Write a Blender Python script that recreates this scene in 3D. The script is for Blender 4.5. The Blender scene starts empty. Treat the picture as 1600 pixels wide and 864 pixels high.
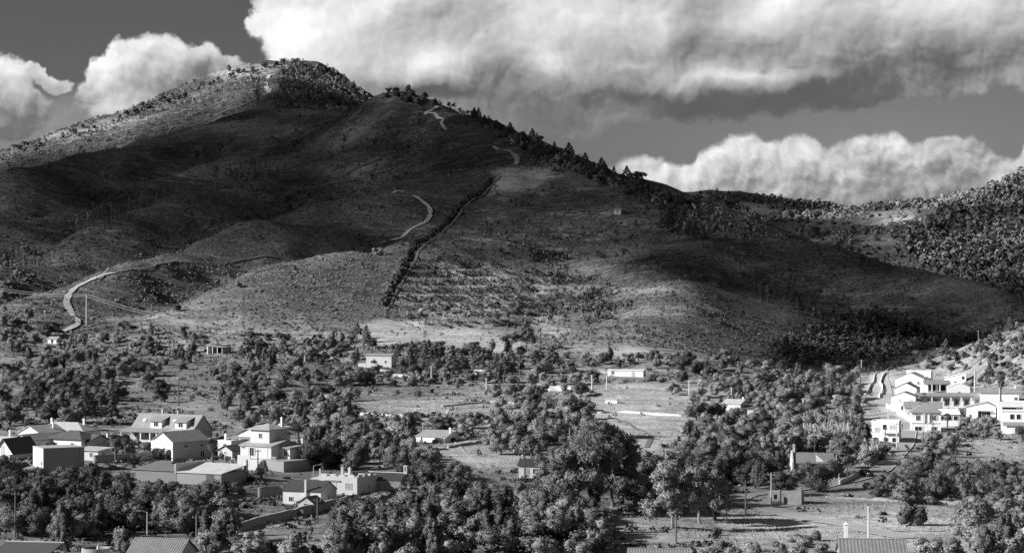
import bpy, bmesh, math, random
import numpy as np
from mathutils import Vector, Matrix, Euler

# ------------------------------------------------------------------ camera, sky, sun, exposure
F = 2986.0          # focal length in photograph pixels (1600 wide)
HX, HY = 800.0, 470.0   # principal column, horizon row
CAMZ = 45.0
SC = bpy.context.scene
COL = SC.collection
R = math.radians

cam = bpy.data.cameras.new('camera'); camo = bpy.data.objects.new('camera', cam); COL.objects.link(camo)
camo.location = (0, 0, CAMZ); camo.rotation_euler = (R(90), 0, 0)
cam.sensor_width = 36.0; cam.lens = 36.0 * F / 1600.0
cam.shift_y = (HY - 432.0) / 1600.0
cam.clip_start = 1.0; cam.clip_end = 30000.0
SC.camera = camo
SC.view_settings.view_transform = 'Standard'; SC.view_settings.look = 'None'
SC.view_settings.gamma = 1.0; SC.view_settings.exposure = 0.65; SC.view_settings.use_curve_mapping = False

SUN_EL, SUN_AZ = R(27.0), R(-104.0)      # azimuth from +Y towards +X: the sun stands to the left, a little behind
SUND = Vector((math.sin(SUN_AZ)*math.cos(SUN_EL), math.cos(SUN_AZ)*math.cos(SUN_EL), math.sin(SUN_EL)))
sun = bpy.data.lights.new('sun', 'SUN'); sun.energy = 5.0; sun.angle = R(0.53); sun.color = (1, 1, 1)
suno = bpy.data.objects.new('sun', sun); COL.objects.link(suno)
suno.rotation_euler = SUND.to_track_quat('Z', 'Y').to_euler(); suno.location = SUND*3000

class NT:
    """tiny helper to write node trees as expressions"""
    def __init__(s, tree): s.t = tree; s.n = tree.nodes; s.l = tree.links
    def node(s, typ, **kw):
        nd = s.n.new(typ)
        for k, v in kw.items(): setattr(nd, k, v)
        return nd
    def put(s, sock, v):
        if isinstance(v, (int, float)): sock.default_value = v
        elif isinstance(v, (tuple, list)): sock.default_value = v
        else: s.l.new(v, sock)
    def m(s, op, a, b=None, c=None, clamp=False):
        nd = s.node('ShaderNodeMath', operation=op, use_clamp=clamp)
        for i, v in enumerate((a, b, c)):
            if v is not None: s.put(nd.inputs[i], v)
        return nd.outputs[0]
    def add(s, a, b): return s.m('ADD', a, b)
    def sub(s, a, b): return s.m('SUBTRACT', a, b)
    def mul(s, a, b): return s.m('MULTIPLY', a, b)
    def xyz(s, x, y, z):
        nd = s.node('ShaderNodeCombineXYZ')
        for i, v in enumerate((x, y, z)): s.put(nd.inputs[i], v)
        return nd.outputs[0]
    def v(s, op, a, b):
        nd = s.node('ShaderNodeVectorMath', operation=op)
        s.put(nd.inputs[0], a); s.put(nd.inputs[1], b)
        return nd.outputs['Value'] if op in ('DOT_PRODUCT', 'LENGTH') else nd.outputs[0]
    def sm(s, x, lo, hi, a=0.0, b=1.0):
        nd = s.node('ShaderNodeMapRange', interpolation_type='SMOOTHSTEP')
        s.put(nd.inputs[0], x); s.put(nd.inputs[1], lo); s.put(nd.inputs[2], hi); s.put(nd.inputs[3], a); s.put(nd.inputs[4], b)
        return nd.outputs[0]
    def noise(s, vec, scale, detail=4.0, rough=0.55, dist=0.0, dims='3D', ntype='FBM', lac=2.0):
        nd = s.node('ShaderNodeTexNoise', noise_dimensions=dims, noise_type=ntype)
        s.put(nd.inputs['Vector'], vec); nd.inputs['Scale'].default_value = scale
        nd.inputs['Detail'].default_value = detail; nd.inputs['Roughness'].default_value = rough
        nd.inputs['Lacunarity'].default_value = lac; nd.inputs['Distortion'].default_value = dist
        return nd.outputs[0]
    def mix(s, f, a, b):
        nd = s.node('ShaderNodeMix', data_type='FLOAT'); nd.clamp_factor = True
        s.put(nd.inputs[0], f); s.put(nd.inputs[2], a); s.put(nd.inputs[3], b)
        return nd.outputs[0]
    def curve(s, x, pts):
        nd = s.node('ShaderNodeFloatCurve'); s.put(nd.inputs[1], x)
        c = nd.mapping.curves[0]
        while len(c.points) > 2: c.points.remove(c.points[1])
        c.points[0].location = pts[0]; c.points[-1].location = pts[-1]
        for p in pts[1:-1]: c.points.new(*p)
        nd.mapping.update()
        return nd.outputs[0]
# ------------------------------------------------------------------ world: Nishita sky turned to greys, with broken cloud
world = bpy.data.worlds.new('World'); SC.world = world; world.use_nodes = True
def build_sky():
    W = NT(world.node_tree); W.n.clear()
    sky = W.node('ShaderNodeTexSky', sky_type='NISHITA'); sky.sun_disc = False
    sky.sun_elevation = SUN_EL; sky.sun_rotation = SUN_AZ; sky.altitude = 200; sky.air_density = 1.0; sky.dust_density = 1.2; sky.ozone_density = 1.0
    sep = W.node('ShaderNodeSeparateColor'); W.l.new(sky.outputs[0], sep.inputs[0])
    # an orange-red filter: blue sky turns dark in black and white
    bw = W.add(W.mul(sep.outputs[0], 0.75), W.mul(sep.outputs[1], 0.25))
    tc = W.node('ShaderNodeTexCoord'); sx = W.node('ShaderNodeSeparateXYZ'); W.l.new(tc.outputs['Generated'], sx.inputs[0])
    x, y, z = sx.outputs
    A = W.m('ARCTAN2', x, y)
    hyp = W.m('SQRT', W.add(W.mul(x, x), W.mul(y, y)))
    E = W.m('ARCTAN2', z, hyp)
    U = W.mul(W.add(A, W.mul(W.m('POWER', W.m('ABSOLUTE', A), 3.0), W.mul(W.m('SIGN', A), 0.333))), F/100)   # hundreds of pixels from the view axis
    V = W.mul(E, F/100)                                                           # hundreds of pixels above the horizon
    P0 = W.xyz(U, V, 0.0)
    # domain warp
    wn = W.node('ShaderNodeTexNoise', noise_dimensions='3D'); W.l.new(P0, wn.inputs['Vector'])
    wn.inputs['Scale'].default_value = 1.1; wn.inputs['Detail'].default_value = 4.0; wn.inputs['Roughness'].default_value = 0.6
    wv = W.v('SUBTRACT', wn.outputs[1], (0.5, 0.5, 0.5))
    ws = W.node('ShaderNodeVectorMath', operation='SCALE'); W.l.new(wv, ws.inputs[0]); ws.inputs[3].default_value = 0.85
    P = W.v('ADD', P0, ws.outputs[0])
    ws2 = W.node('ShaderNodeVectorMath', operation='SCALE'); W.l.new(wv, ws2.inputs[0]); ws2.inputs[3].default_value = 0.35
    Pm = W.v('ADD', P0, ws2.outputs[0])
    def px(cx, cy): return ((cx-HX)/100, (HY-cy)/100, 0.0)
    def sph(cx, cy, rx, ry, p, rot, kind):
        mp = W.node('ShaderNodeMapping', vector_type='TEXTURE'); W.put(mp.inputs[0], p)
        mp.inputs[1].default_value = px(cx, cy); mp.inputs[2].default_value = (0, 0, R(rot)); mp.inputs[3].default_value = (rx/100, ry/100, 1)
        g = W.node('ShaderNodeTexGradient', gradient_type=kind); W.l.new(mp.outputs[0], g.inputs[0])
        return g.outputs[1]
    def blob(cx, cy, rx, ry, rot=0.0): return sph(cx, cy, rx*1.7, ry*1.7, P, rot, 'SPHERICAL')
    def gauss(cx, cy, rx, ry, rot=0.0): return sph(cx, cy, rx*1.35, ry*1.35, Pm, rot, 'QUADRATIC_SPHERE')
    def union(bl):                                   # 1 inside, 0 at the rim, down to -0.7 outside
        r = bl[0]
        for b in bl[1:]: r = W.m('MAXIMUM', r, b)
        return W.m('MULTIPLY_ADD', r, 1.7, -0.7)
    # billowing noise and its difference towards the light (up and left)
    L = (-0.07, 0.08, 0.0)
    ws3 = W.node('ShaderNodeVectorMath', operation='SCALE'); W.l.new(wv, ws3.inputs[0]); ws3.inputs[3].default_value = 0.55
    Pn = W.v('ADD', P0, ws3.outputs[0]); PL = W.v('ADD', Pn, L)
    def puff(p):                                          # cauliflower heaps
        nd = W.node('ShaderNodeTexVoronoi', voronoi_dimensions='2D', feature='F1'); W.put(nd.inputs['Vector'], p)
        nd.inputs['Scale'].default_value = 1.35; nd.inputs['Detail'].default_value = 3.0; nd.inputs['Roughness'].default_value = 0.48; nd.inputs['Lacunarity'].default_value = 2.3; nd.normalize = True
        return nd.outputs['Distance']
    v1 = puff(Pn); v2 = puff(PL)
    emb = W.sub(v2, v1)                                   # <0 where a heap faces the light
    emb = W.m('MULTIPLY', emb, -1.0)
    n1 = W.noise(Pn, 1.6, 6.0, 0.58)
    big = W.noise(W.v('MULTIPLY', Pm, (0.5, 1.1, 1.0)), 0.9, 5.0, 0.55)
    edge = W.add(W.mul(W.sub(n1, 0.5), 0.95), W.mul(W.sub(0.5, v1), 0.30))
    def cover(f, soft=0.16, k=1.0):
        return W.sm(W.add(f, W.mul(edge, k)), 0.0, soft)
    def tot(base, terms):
        r = base
        for g, w in terms: r = W.m('MULTIPLY_ADD', g, w, r)
        return r
    col = W.mul(bw, SKYK)
    # ---- general broken cloud beyond what the lens takes in
    far_m = W.add(W.sm(W.m('ABSOLUTE', U), 8.6, 11.5), W.sm(V, 5.2, 8.0))
    gen = W.noise(W.v('MULTIPLY', P0, (1.0, 1.5, 1.0)), 0.16, 3.0, 0.58)
    genc = W.mul(W.sm(gen, 0.54, 0.64), W.m('MINIMUM', far_m, 1.0))
    col = W.mix(genc, col, W.m('MULTIPLY_ADD', gen, -0.5, 0.56))
    # ---- thin haze low over the right hills
    col = W.mix(W.mul(gauss(1350, 230, 800, 190), 0.75), col, 0.27)
    # ---- grey veil low on the left
    veil = W.sm(W.m('MULTIPLY_ADD', edge, .5, union([blob(10, 220, 130, 90), blob(140, 215, 130, 75)])), -0.1, 0.5, 0.0, 0.9)
    col = W.mix(veil, col, tot(0.27, [(gauss(20, 170, 90, 60), .08), (gauss(100, 190, 70, 50), .03), (emb, -.15)]))
    # ---- left cumulus
    def soft_floor(v, lo): 
        nd = W.node('ShaderNodeMath', operation='SMOOTH_MAX'); W.put(nd.inputs[0], v); nd.inputs[1].default_value = lo; nd.inputs[2].default_value = lo*1.2
        return W.mul(nd.outputs[0], W.m('MULTIPLY_ADD', n1, 0.5, 0.75))
    cl = cover(union([blob(14, 140, 48, 42), blob(62, 128, 46, 16, rot=-22), blob(215, 112, 62, 44), blob(265, 112, 60, 42), blob(312, 108, 50, 34),
                blob(165, 150, 50, 60), blob(358, 112, 42, 28), blob(290, 165, 120, 55), blob(10, 180, 70, 50)]), 0.24)
    bl = tot(0.38, [(gauss(10, 118, 80, 60), .60), (gauss(75, 118, 50, 20, -22), .3), (gauss(160, 112, 80, 90), .62), (gauss(235, 80, 130, 44), .50), (gauss(335, 85, 90, 34), .34), (gauss(395, 100, 40, 30), .3),
                    (gauss(205, 185, 70, 34), .34), (gauss(312, 110, 44, 40), -.34), (gauss(255, 150, 90, 40), -.14), (gauss(40, 215, 170, 80), -.34), (emb, -1.0)])
    col = W.mix(cl, col, soft_floor(bl, 0.16))
    # ---- the big cloud over the summit and the whole top right
    cb = cover(union([blob(466, 62, 66, 70), blob(444, 4, 44, 44), blob(410, 46, 26, 22), blob(560, 70, 150, 100), blob(760, 60, 240, 120), blob(1050, 40, 420, 130),
                blob(1420, 30, 420, 95), blob(990, 138, 170, 50), blob(1130, 150, 210, 44), blob(1280, 146, 180, 40), blob(1440, 126, 200, 44), blob(1580, 112, 160, 46), blob(680, 150, 160, 50)]), 0.34, 1.0)
    bb = tot(0.07, [(gauss(440, 45, 180, 170), .70), (gauss(600, 6, 190, 50, 20), .60), (gauss(675, 98, 120, 42, 16), .62), (gauss(560, 85, 120, 60), .14), (gauss(730, 30, 150, 60, 25), .16),
                    (gauss(905, 25, 170, 90), .58), (gauss(1035, 42, 60, 66), .36), (gauss(855, 98, 80, 56, -25), .40), (gauss(820, 25, 60, 40, 40), .22),
                    (gauss(1215, 12, 120, 66, 25), .64), (gauss(1440, 22, 340, 60), .36), (gauss(1165, 124, 170, 24), .50), (gauss(1395, 84, 50, 26, 15), .26), (gauss(990, 103, 60, 16), .28),
                    (gauss(1290, 85, 110, 40), .20), (gauss(1522, 108, 30, 20), .14), (gauss(1490, 5, 90, 26), .28),
                    (gauss(1190, 74, 190, 38), -.26), (gauss(1060, 72, 60, 60), -.1), (gauss(1130, 172, 360, 46), -.50), (gauss(1200, 168, 190, 36), -.24), (gauss(1330, 132, 130, 44), -.14), (gauss(1490, 120, 220, 66), -.24), (gauss(900, 150, 180, 36), -.12), (gauss(640, 142, 150, 24), -.36),
                    (gauss(770, 110, 120, 60), -.14), (gauss(1570, 80, 160, 40), -.12), (big, .58), (emb, -.62)])
    col = W.mix(W.mul(cb, 0.97), col, soft_floor(bb, 0.12))
    # ---- thin grey wisps under it
    wf = union([blob(740, 185, 180, 40), blob(930, 186, 110, 26, 12), blob(850, 160, 120, 40)])
    col = W.mix(W.mul(cover(wf, 0.6, 1.0), 0.6), col, tot(0.21, [(gauss(800, 160, 80, 22), -.12), (gauss(970, 188, 60, 22, 10), .16), (emb, -.4)]))
    # ---- low cumulus bank on the right
    u01 = W.m('DIVIDE', W.add(W.v('DOT_PRODUCT', Pm, (1, 0, 0)), -1.0), 8.0, clamp=True)       # 900..1700 px
    top = [(900, 268), (950, 252), (985, 243), (1025, 250), (1068, 262), (1092, 246), (1120, 224), (1170, 209), (1200, 216), (1225, 221), (1262, 216), (1290, 229), (1330, 218), (1372, 208), (1405, 212), (1430, 226), (1470, 217), (1500, 222), (1540, 234), (1572, 254), (1600, 232), (1640, 210), (1700, 225)]
    tc_ = W.curve(u01, [((p-900)/800, (300-q)/100) for p, q in top])
    h = W.sub(W.sub(tc_, -(HY-300)/100.0), W.v('DOT_PRODUCT', Pm, (0, 1, 0)))         # depth below the cloud top
    hh = W.add(h, W.add(W.mul(W.sub(n1, 0.5), 0.34), W.mul(W.sub(0.5, v1), 0.12)))
    cr = W.mul(W.mul(W.sm(hh, 0.0, 0.12), W.sm(U, 1.0, 2.1)), W.sm(U, 8.2, 10.0, 1.0, 0.0))
    br = tot(0.62, [(W.sm(h, 0.05, 0.95), -.34), (gauss(1150, 245, 130, 60), .22), (gauss(1400, 228, 80, 36), .22), (gauss(1250, 235, 90, 26), .12), (gauss(1000, 262, 80, 34), .14),
                    (gauss(1480, 262, 130, 40), -.16), (gauss(1545, 245, 40, 34), -.30), (gauss(1605, 250, 40, 40), .2), (gauss(1130, 300, 160, 30), .14), (emb, -1.5)])
    col = W.mix(cr, col, soft_floor(br, 0.2))
    # below the horizon the world is never seen
    bg = W.node('ShaderNodeBackground'); W.l.new(W.mul(col, SKYX/SKYS), bg.inputs[0]); bg.inputs[1].default_value = SKYS
    out = W.node('ShaderNodeOutputWorld'); W.l.new(bg.outputs[0], out.inputs[0])
SKYX = 2**-0.65      # the tones below are written for exposure 0
SKYS = 0.10        # background strength
SKYK = 0.038        # the clear sky at that strength
build_sky()
world.cycles.sampling_method = 'MANUAL'; world.cycles.sample_map_resolution = 512
# ------------------------------------------------------------------ helpers
rng = np.random.default_rng(7)
random.seed(7)
def tag(o, label=None, cat=None, group=None, kind=None):
    if label: o['label'] = label
    if cat: o['category'] = cat
    if group: o['group'] = group
    if kind: o['kind'] = kind
    return o
def new_mesh(name, verts, tris=None, quads=None, smooth=False):
    """fast mesh from numpy arrays"""
    me = bpy.data.meshes.new(name)
    verts = np.asarray(verts, np.float32).reshape(-1, 3)
    loops, starts = [], []; off = 0
    if tris is not None and len(tris):
        t = np.asarray(tris, np.int32).reshape(-1, 3); loops.append(t.ravel()); starts.append(np.arange(len(t))*3); off = len(t)*3
    if quads is not None and len(quads):
        q = np.asarray(quads, np.int32).reshape(-1, 4); loops.append(q.ravel()); starts.append(off + np.arange(len(q))*4)
    lp = np.concatenate(loops); st = np.concatenate(starts).astype(np.int32)
    me.vertices.add(len(verts)); me.vertices.foreach_set('co', verts.ravel())
    me.loops.add(len(lp)); me.loops.foreach_set('vertex_index', lp)
    me.polygons.add(len(st)); me.polygons.foreach_set('loop_start', st)
    if smooth: me.polygons.foreach_set('use_smooth', np.ones(len(st), bool))
    me.update(calc_edges=True)
    return me
def link(name, me, mat=None, parent=None):
    o = bpy.data.objects.new(name, me); COL.objects.link(o)
    if mat is not None and me is not None and not me.materials: me.materials.append(mat)
    if parent is not None: o.parent = parent
    return o
def empty(name, loc, rz=0.0, s=1.0):
    o = bpy.data.objects.new(name, None); COL.objects.link(o)
    o.location = loc; o.rotation_euler = (0, 0, rz); o.scale = (s, s, s); o.empty_display_size = 0.5
    return o
def vattr(me, name, data):
    a = me.attributes.new(name, 'FLOAT', 'POINT'); a.data.foreach_set('value', np.asarray(data, np.float32))
def sstep(x, a, b):
    t = np.clip((x-a)/(b-a), 0, 1); return t*t*(3-2*t)
def W3(px, py, d):
    return ((px-HX)/F*d, d, CAMZ+(HY-py)/F*d)
def vnoise(x, y, seed):
    """value noise, smooth, -1..1"""
    xi = np.floor(x).astype(np.int64); yi = np.floor(y).astype(np.int64); fx = x-xi; fy = y-yi
    fx = fx*fx*fx*(fx*(fx*6-15)+10); fy = fy*fy*fy*(fy*(fy*6-15)+10)
    def h(a, b):
        n = (a*374761393 + b*668265263 + seed*1442695041) & 0x7fffffff
        n = ((n ^ (n >> 13))*1274126177) & 0x7fffffff
        return ((n ^ (n >> 16)) & 0xffff)/32767.5-1
    return (h(xi, yi)*(1-fx)+h(xi+1, yi)*fx)*(1-fy)+(h(xi, yi+1)*(1-fx)+h(xi+1, yi+1)*fx)*fy
def fbm(x, y, seed, oct=4, g=0.5):
    r = 0*x; a = 1.0
    for i in range(oct): r = r+a*vnoise(x*2**i, y*2**i, seed+i*17); a *= g
    return r

# ------------------------------------------------------------------ materials (all greys: the photograph is black and white)
MATS = {}
def mat(name, base, rough=0.85, var=0.0, scale=1.0, detail=4, coord='Object', spec=0.2, bump=0.0, bscale=None, objvar=0.0, metal=0.0, trans=0.0):
    if name in MATS: return MATS[name]
    m_ = bpy.data.materials.new(name); m_.use_nodes = True; n = NT(m_.node_tree)
    b = m_.node_tree.nodes['Principled BSDF']; b.inputs['Roughness'].default_value = rough; b.inputs['Specular IOR Level'].default_value = spec; b.inputs['Metallic'].default_value = metal
    tc = n.node('ShaderNodeTexCoord').outputs[coord]
    if coord == 'Object' and False: pass
    val = base
    if var:
        nz = n.noise(tc, scale, detail, 0.6)
        val = n.m('MULTIPLY_ADD', nz, 2*var*base, base*(1-var))
    if objvar:
        oi = n.node('ShaderNodeObjectInfo').outputs['Random']
        val = n.mul(val, n.m('MULTIPLY_ADD', oi, 2*objvar, 1-objvar))
    if isinstance(val, float): b.inputs['Base Color'].default_value = (val, val, val, 1)
    else: n.l.new(val, b.inputs['Base Color'])
    if bump:
        bp = n.node('ShaderNodeBump'); bp.inputs['Distance'].default_value = bump
        n.l.new(n.noise(tc, bscale or scale*3, 5, 0.6), bp.inputs['Height']); n.l.new(bp.outputs[0], b.inputs['Normal'])
    if trans:
        tr = n.node('ShaderNodeBsdfTranslucent')
        if isinstance(val, float): tr.inputs[0].default_value = (val, val, val, 1)
        else: n.l.new(val, tr.inputs[0])
        mx = n.node('ShaderNodeMixShader'); mx.inputs[0].default_value = trans
        n.l.new(b.outputs[0], mx.inputs[1]); n.l.new(tr.outputs[0], mx.inputs[2])
        n.l.new(mx.outputs[0], m_.node_tree.nodes['Material Output'].inputs[0])
    MATS[name] = m_
    return m_

# ------------------------------------------------------------------ terrain: heights from the lie of ridges, spurs and gullies
CP = []
def ridge(pts): CP.extend(pts)
ridge([(430, 153, 1900), (350, 182, 1840), (250, 213, 1760), (150, 240, 1680), (60, 262, 1610), (0, 275, 1560), (-150, 310, 1450)])      # ridge with the track
ridge([(350, 200, 1920), (250, 232, 1850), (100, 268, 1760), (0, 295, 1670), (-150, 330, 1560)])
ridge([(-150, 275, 2000), (0, 237, 2050), (100, 207, 2100), (200, 176, 2150), (300, 137, 2200), (350, 113, 2230), (400, 101, 2250), (440, 98, 2250), (500, 107, 2240), (550, 139, 2220), (585, 158, 2200), (640, 190, 2170)])   # summit skyline
ridge([(0, 262, 1900), (100, 228, 1980), (200, 195, 2040), (300, 160, 2090), (360, 135, 2130), (410, 148, 1950), (420, 125, 2070), (470, 140, 2080), (520, 160, 2060), (560, 168, 2080), (480, 172, 1880), (530, 180, 1800)])
ridge([(620, 146, 1560), (580, 158, 1590), (650, 149, 1550), (690, 162, 1530), (750, 187, 1480), (820, 217, 1420), (900, 252, 1360), (1000, 290, 1290), (1050, 313, 1250), (1090, 328, 1230), (1190, 345, 1200), (1250, 371, 1170), (1330, 399, 1130), (1400, 417, 1100), (1450, 427, 1080), (1500, 447, 1050), (1560, 473, 1030), (1650, 505, 1000)])   # front crest, falling right
ridge([(590, 185, 1690), (660, 185, 1660), (760, 225, 1590), (900, 285, 1480), (1000, 320, 1410), (1090, 350, 1360), (1190, 365, 1330), (1330, 418, 1240), (1450, 448, 1180), (1560, 490, 1130), (1650, 515, 1110)])   # behind it
ridge([(560, 168, 1650), (517, 191, 1640), (450, 214, 1640), (356, 246, 1630), (400, 238, 1620), (300, 264, 1590), (244, 283, 1520), (202, 293, 1490), (97, 325, 1420), (0, 343, 1360), (-150, 375, 1250)])           # spur d
ridge([(202, 326, 1545), (97, 360, 1475), (0, 378, 1410), (320, 288, 1640)])
ridge([(300, 232, 1730), (150, 275, 1640), (420, 195, 1760), (60, 300, 1530)])
ridge([(600, 213, 1490), (520, 241, 1470), (442, 268, 1440), (405, 289, 1400), (337, 301, 1370), (244, 321, 1320), (169, 347, 1260), (101, 377, 1200), (40, 412, 1130), (-20, 440, 1080), (-150, 470, 1000)])      # spur c
ridge([(405, 318, 1455), (337, 341, 1430), (244, 366, 1380), (169, 391, 1320), (100, 421, 1260), (20, 452, 1180), (480, 282, 1490)])
ridge([(640, 250, 1410), (600, 294, 1330), (480, 327, 1260), (360, 351, 1180), (300, 370, 1130), (247, 392, 1090), (184, 411, 1040), (135, 433, 1000), (64, 456, 950), (0, 490, 900), (-100, 520, 850)])     # spur a
ridge([(480, 362, 1310), (360, 394, 1230), (300, 417, 1185), (247, 437, 1140), (184, 458, 1095), (120, 474, 1050), (40, 496, 1000), (-60, 516, 960), (560, 332, 1350)])
ridge([(690, 340, 1230), (600, 379, 1120), (517, 392, 1080), (424, 411, 1040), (375, 430, 1000), (322, 456, 960), (300, 475, 930), (262, 492, 905)])                                             # spur b
ridge([(517, 420, 1125), (424, 442, 1085), (350, 464, 1040), (290, 487, 985), (240, 500, 945), (560, 402, 1130), (450, 395, 1120), (330, 410, 1085), (220, 450, 985)])
ridge([(690, 205, 1460), (720, 260, 1370), (800, 262, 1350), (800, 320, 1260), (760, 360, 1180), (900, 330, 1240), (1000, 340, 1210), (1000, 400, 1110), (900, 390, 1140), (700, 400, 1100), (640, 440, 1020), (700, 460, 1000), (620, 480, 965), (780, 440, 1040), (800, 480, 975), (600, 500, 930), (720, 500, 930)])
ridge([(870, 420, 1100), (900, 455, 1040), (950, 480, 990), (860, 490, 965)])                                             # gully
ridge([(1070, 400, 1080), (1072, 440, 1010), (1082, 477, 950), (1030, 500, 910), (980, 520, 880), (1000, 460, 1000), (950, 505, 930)])                                  # knoll
ridge([(1130, 510, 960), (1200, 545, 920), (1290, 572, 890), (1160, 480, 1010), (1220, 470, 1030), (1150, 420, 1080), (1250, 430, 1090), (1350, 470, 1050), (1300, 520, 980), (1400, 540, 960), (1440, 500, 1020), (1500, 500, 1030), (1580, 510, 1020), (1120, 540, 900), (1200, 580, 820)])
ridge([(1040, 320, 1900), (1090, 310, 1800), (1150, 304, 1780), (1230, 314, 1750), (1290, 328, 1700), (1345, 333, 1650), (1400, 325, 1600), (1450, 320, 1550), (1500, 312, 1500), (1550, 298, 1450), (1600, 284, 1400), (1700, 262, 1370)])   # hills far right
ridge([(1150, 322, 1680), (1250, 345, 1580), (1350, 372, 1420), (1450, 382, 1370), (1550, 382, 1320), (1620, 400, 1270), (1500, 430, 1220), (1600, 462, 1170), (1400, 400, 1330)])
ridge([(1090, 345, 1950), (1230, 350, 1950), (1345, 365, 1850), (1500, 350, 1700), (1650, 320, 1600)])
ridge([(1640, 490, 700), (1600, 510, 720), (1560, 523, 745), (1500, 545, 775), (1450, 560, 800), (1410, 578, 810), (1380, 580, 790)])                                    # lit slope right
ridge([(1500, 558, 860), (1600, 535, 840), (1430, 575, 870), (1680, 520, 800)])
ridge([(1480, 583, 730), (1550, 588, 690), (1610, 600, 650), (1370, 592, 745), (1380, 620, 665), (1400, 640, 615), (1440, 650, 605), (1430, 690, 540), (1550, 650, 590), (1600, 680, 545), (1500, 620, 650), (1340, 640, 620)])
for pxx in range(-200, 1900, 150):
    for pyy, dd in ((905, 268), (864, 302), (800, 370), (750, 430), (700, 500)):
        if pxx > 1350 and pyy == 700: continue
        CP.append((pxx, pyy, dd))
    if pxx < 1300: CP.append((pxx, 650, 590)); CP.append((pxx, 600, 700))
    if pxx < 1250: CP.append((pxx, 562, 800))
for q in ((0, 530, 880), (150, 525, 890), (300, 520, 890), (450, 522, 885), (600, 528, 875), (750, 528, 875), (880, 525, 890), (1000, 545, 835), (1250, 610, 720), (1300, 600, 780), (1350, 585, 840), (-150, 540, 860)): CP.append(q)
# behind the skylines everything falls away
for q in ((-150, 330, 2350), (100, 260, 2400), (300, 210, 2480), (450, 190, 2500), (600, 220, 2480), (800, 290, 2300), (1000, 350, 2300), (1250, 380, 2300), (1500, 400, 2200)): CP.append(q)
CPA = np.array([W3(*p) for p in CP])
def tps_fit(P, z, lam=1e-4):
    n = len(P); d2 = ((P[:, None]-P[None])**2).sum(-1)
    K = 0.5*d2*np.log(d2+1e-12)+np.eye(n)*lam
    A = np.zeros((n+3, n+3)); A[:n, :n] = K; A[:n, n] = 1; A[:n, n+1:] = P; A[n:, :n] = A[:n, n:].T
    return np.linalg.solve(A, np.concatenate([z, np.zeros(3)]))
CXY = CPA[:, :2]/1000.0
TW = tps_fit(CXY, CPA[:, 2])
def tps_eval(x, y):
    q = np.stack([x, y], -1)/1000.0; out = np.empty(len(q))
    for i in range(0, len(q), 20000):
        c = q[i:i+20000]; d2 = ((c[:, None]-CXY[None])**2).sum(-1).astype(np.float32)
        out[i:i+20000] = (0.5*d2*np.log(d2+1e-12))@TW[:len(CXY)]+TW[-3]+c@TW[-2:]
    return out
def lines(a, b, step): return list(np.arange(a, b, step))
GX = np.array([-9000, -6000, -4000, -2600, -1900, -1500, -1250, -1080, -960, -870, -810, -765, -730]+lines(-702, 702.1, 3.6)+[730, 765, 810, 870, 960, 1080, 1250, 1500, 1900, 2600, 4000, 6000, 9000])
GY = np.array([-900, -600, -400, -250, -150, -80, -40, -10, 15, 40, 65, 90, 115, 140, 165, 190, 210, 225, 240, 252]+lines(262, 1000, 2.5)+lines(1000, 1750, 3.6)+lines(1750, 2400, 5.0)+[2410, 2440, 2500, 2600, 2800, 3200, 4000, 5500, 8000, 12000])
def build_heights():
    X, Y = np.meshgrid(GX, GY); x = X.ravel(); y = Y.ravel()
    xc = np.clip(x, -760-0*x, 760); yc = np.clip(y, 262, 2480)
    z = tps_eval(xc, yc)
    u = x/np.maximum(y, 60)
    # relief
    rel = sstep(y, 850, 1100)
    z += rel*(4.2*fbm(x/90, y/70, 3, 4, .55)+1.0*fbm(x/19, y/19, 9, 3))+(1-rel)*(0.7*fbm(x/45, y/40, 5, 3)+.18*fbm(x/9, y/9, 8, 2))
    # old terraces on the spur above the village and beside the white houses
    ppx = HX+F*x/np.maximum(y, 1); ppy = HY-F*(z-CAMZ)/np.maximum(y, 1)
    tm = sstep(ppx, 600, 660)*(1-sstep(ppx, 840, 930))*sstep(ppy, 385, 425)*(1-sstep(ppy, 505, 530))*(y > 880)*(y < 1150)
    tm2 = sstep(ppx, 1400, 1450)*(1-sstep(ppx, 1520, 1560))*sstep(ppy, 535, 550)*(1-sstep(ppy, 590, 600))*(y > 640)*(y < 830)
    tm3 = sstep(ppx, 200, 500)*(1-sstep(ppx, 1180, 1260))*sstep(ppy, 548, 570)*(1-sstep(ppy, 640, 665))*(y > 560)*(y < 900)*.8
    for t, st, sh in ((tm, 4.4, 1.0), (tm2, 2.6, .8), (tm3, 2.2, .6)):
        zz = z+1.2*vnoise(x/60, y/60, 77)
        k = zz/st; f = k-np.floor(k); g = np.where(f < .84, f*.2, .168+(f-.84)*5.2)
        z = z+t*sh*(g-f)*st
    # camera hill
    prof = np.interp(y, [-900, -150, 0, 20, 60, 100, 150, 200, 260], [30, 46, 43.2, 39, 27, 17.5, 9.5, 6.0, 4.5])
    w = sstep(y, 215, 290); z = prof*(1-w)+z*w
    # far beyond
    fx = sstep(np.abs(x), 760, 1600); fy = sstep(y, 2480, 3600)
    z = z*(1-np.maximum(fx, fy)*.85)
    return z.reshape(X.shape)
GZ = build_heights()
def hgt(x, y):
    x = np.asarray(x, float); y = np.asarray(y, float)
    i = np.clip(np.searchsorted(GX, x)-1, 0, len(GX)-2); j = np.clip(np.searchsorted(GY, y)-1, 0, len(GY)-2)
    fx = np.clip((x-GX[i])/(GX[i+1]-GX[i]), 0, 1); fy = np.clip((y-GY[j])/(GY[j+1]-GY[j]), 0, 1)
    return (GZ[j, i]*(1-fx)+GZ[j, i+1]*fx)*(1-fy)+(GZ[j+1, i]*(1-fx)+GZ[j+1, i+1]*fx)*fy
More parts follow.
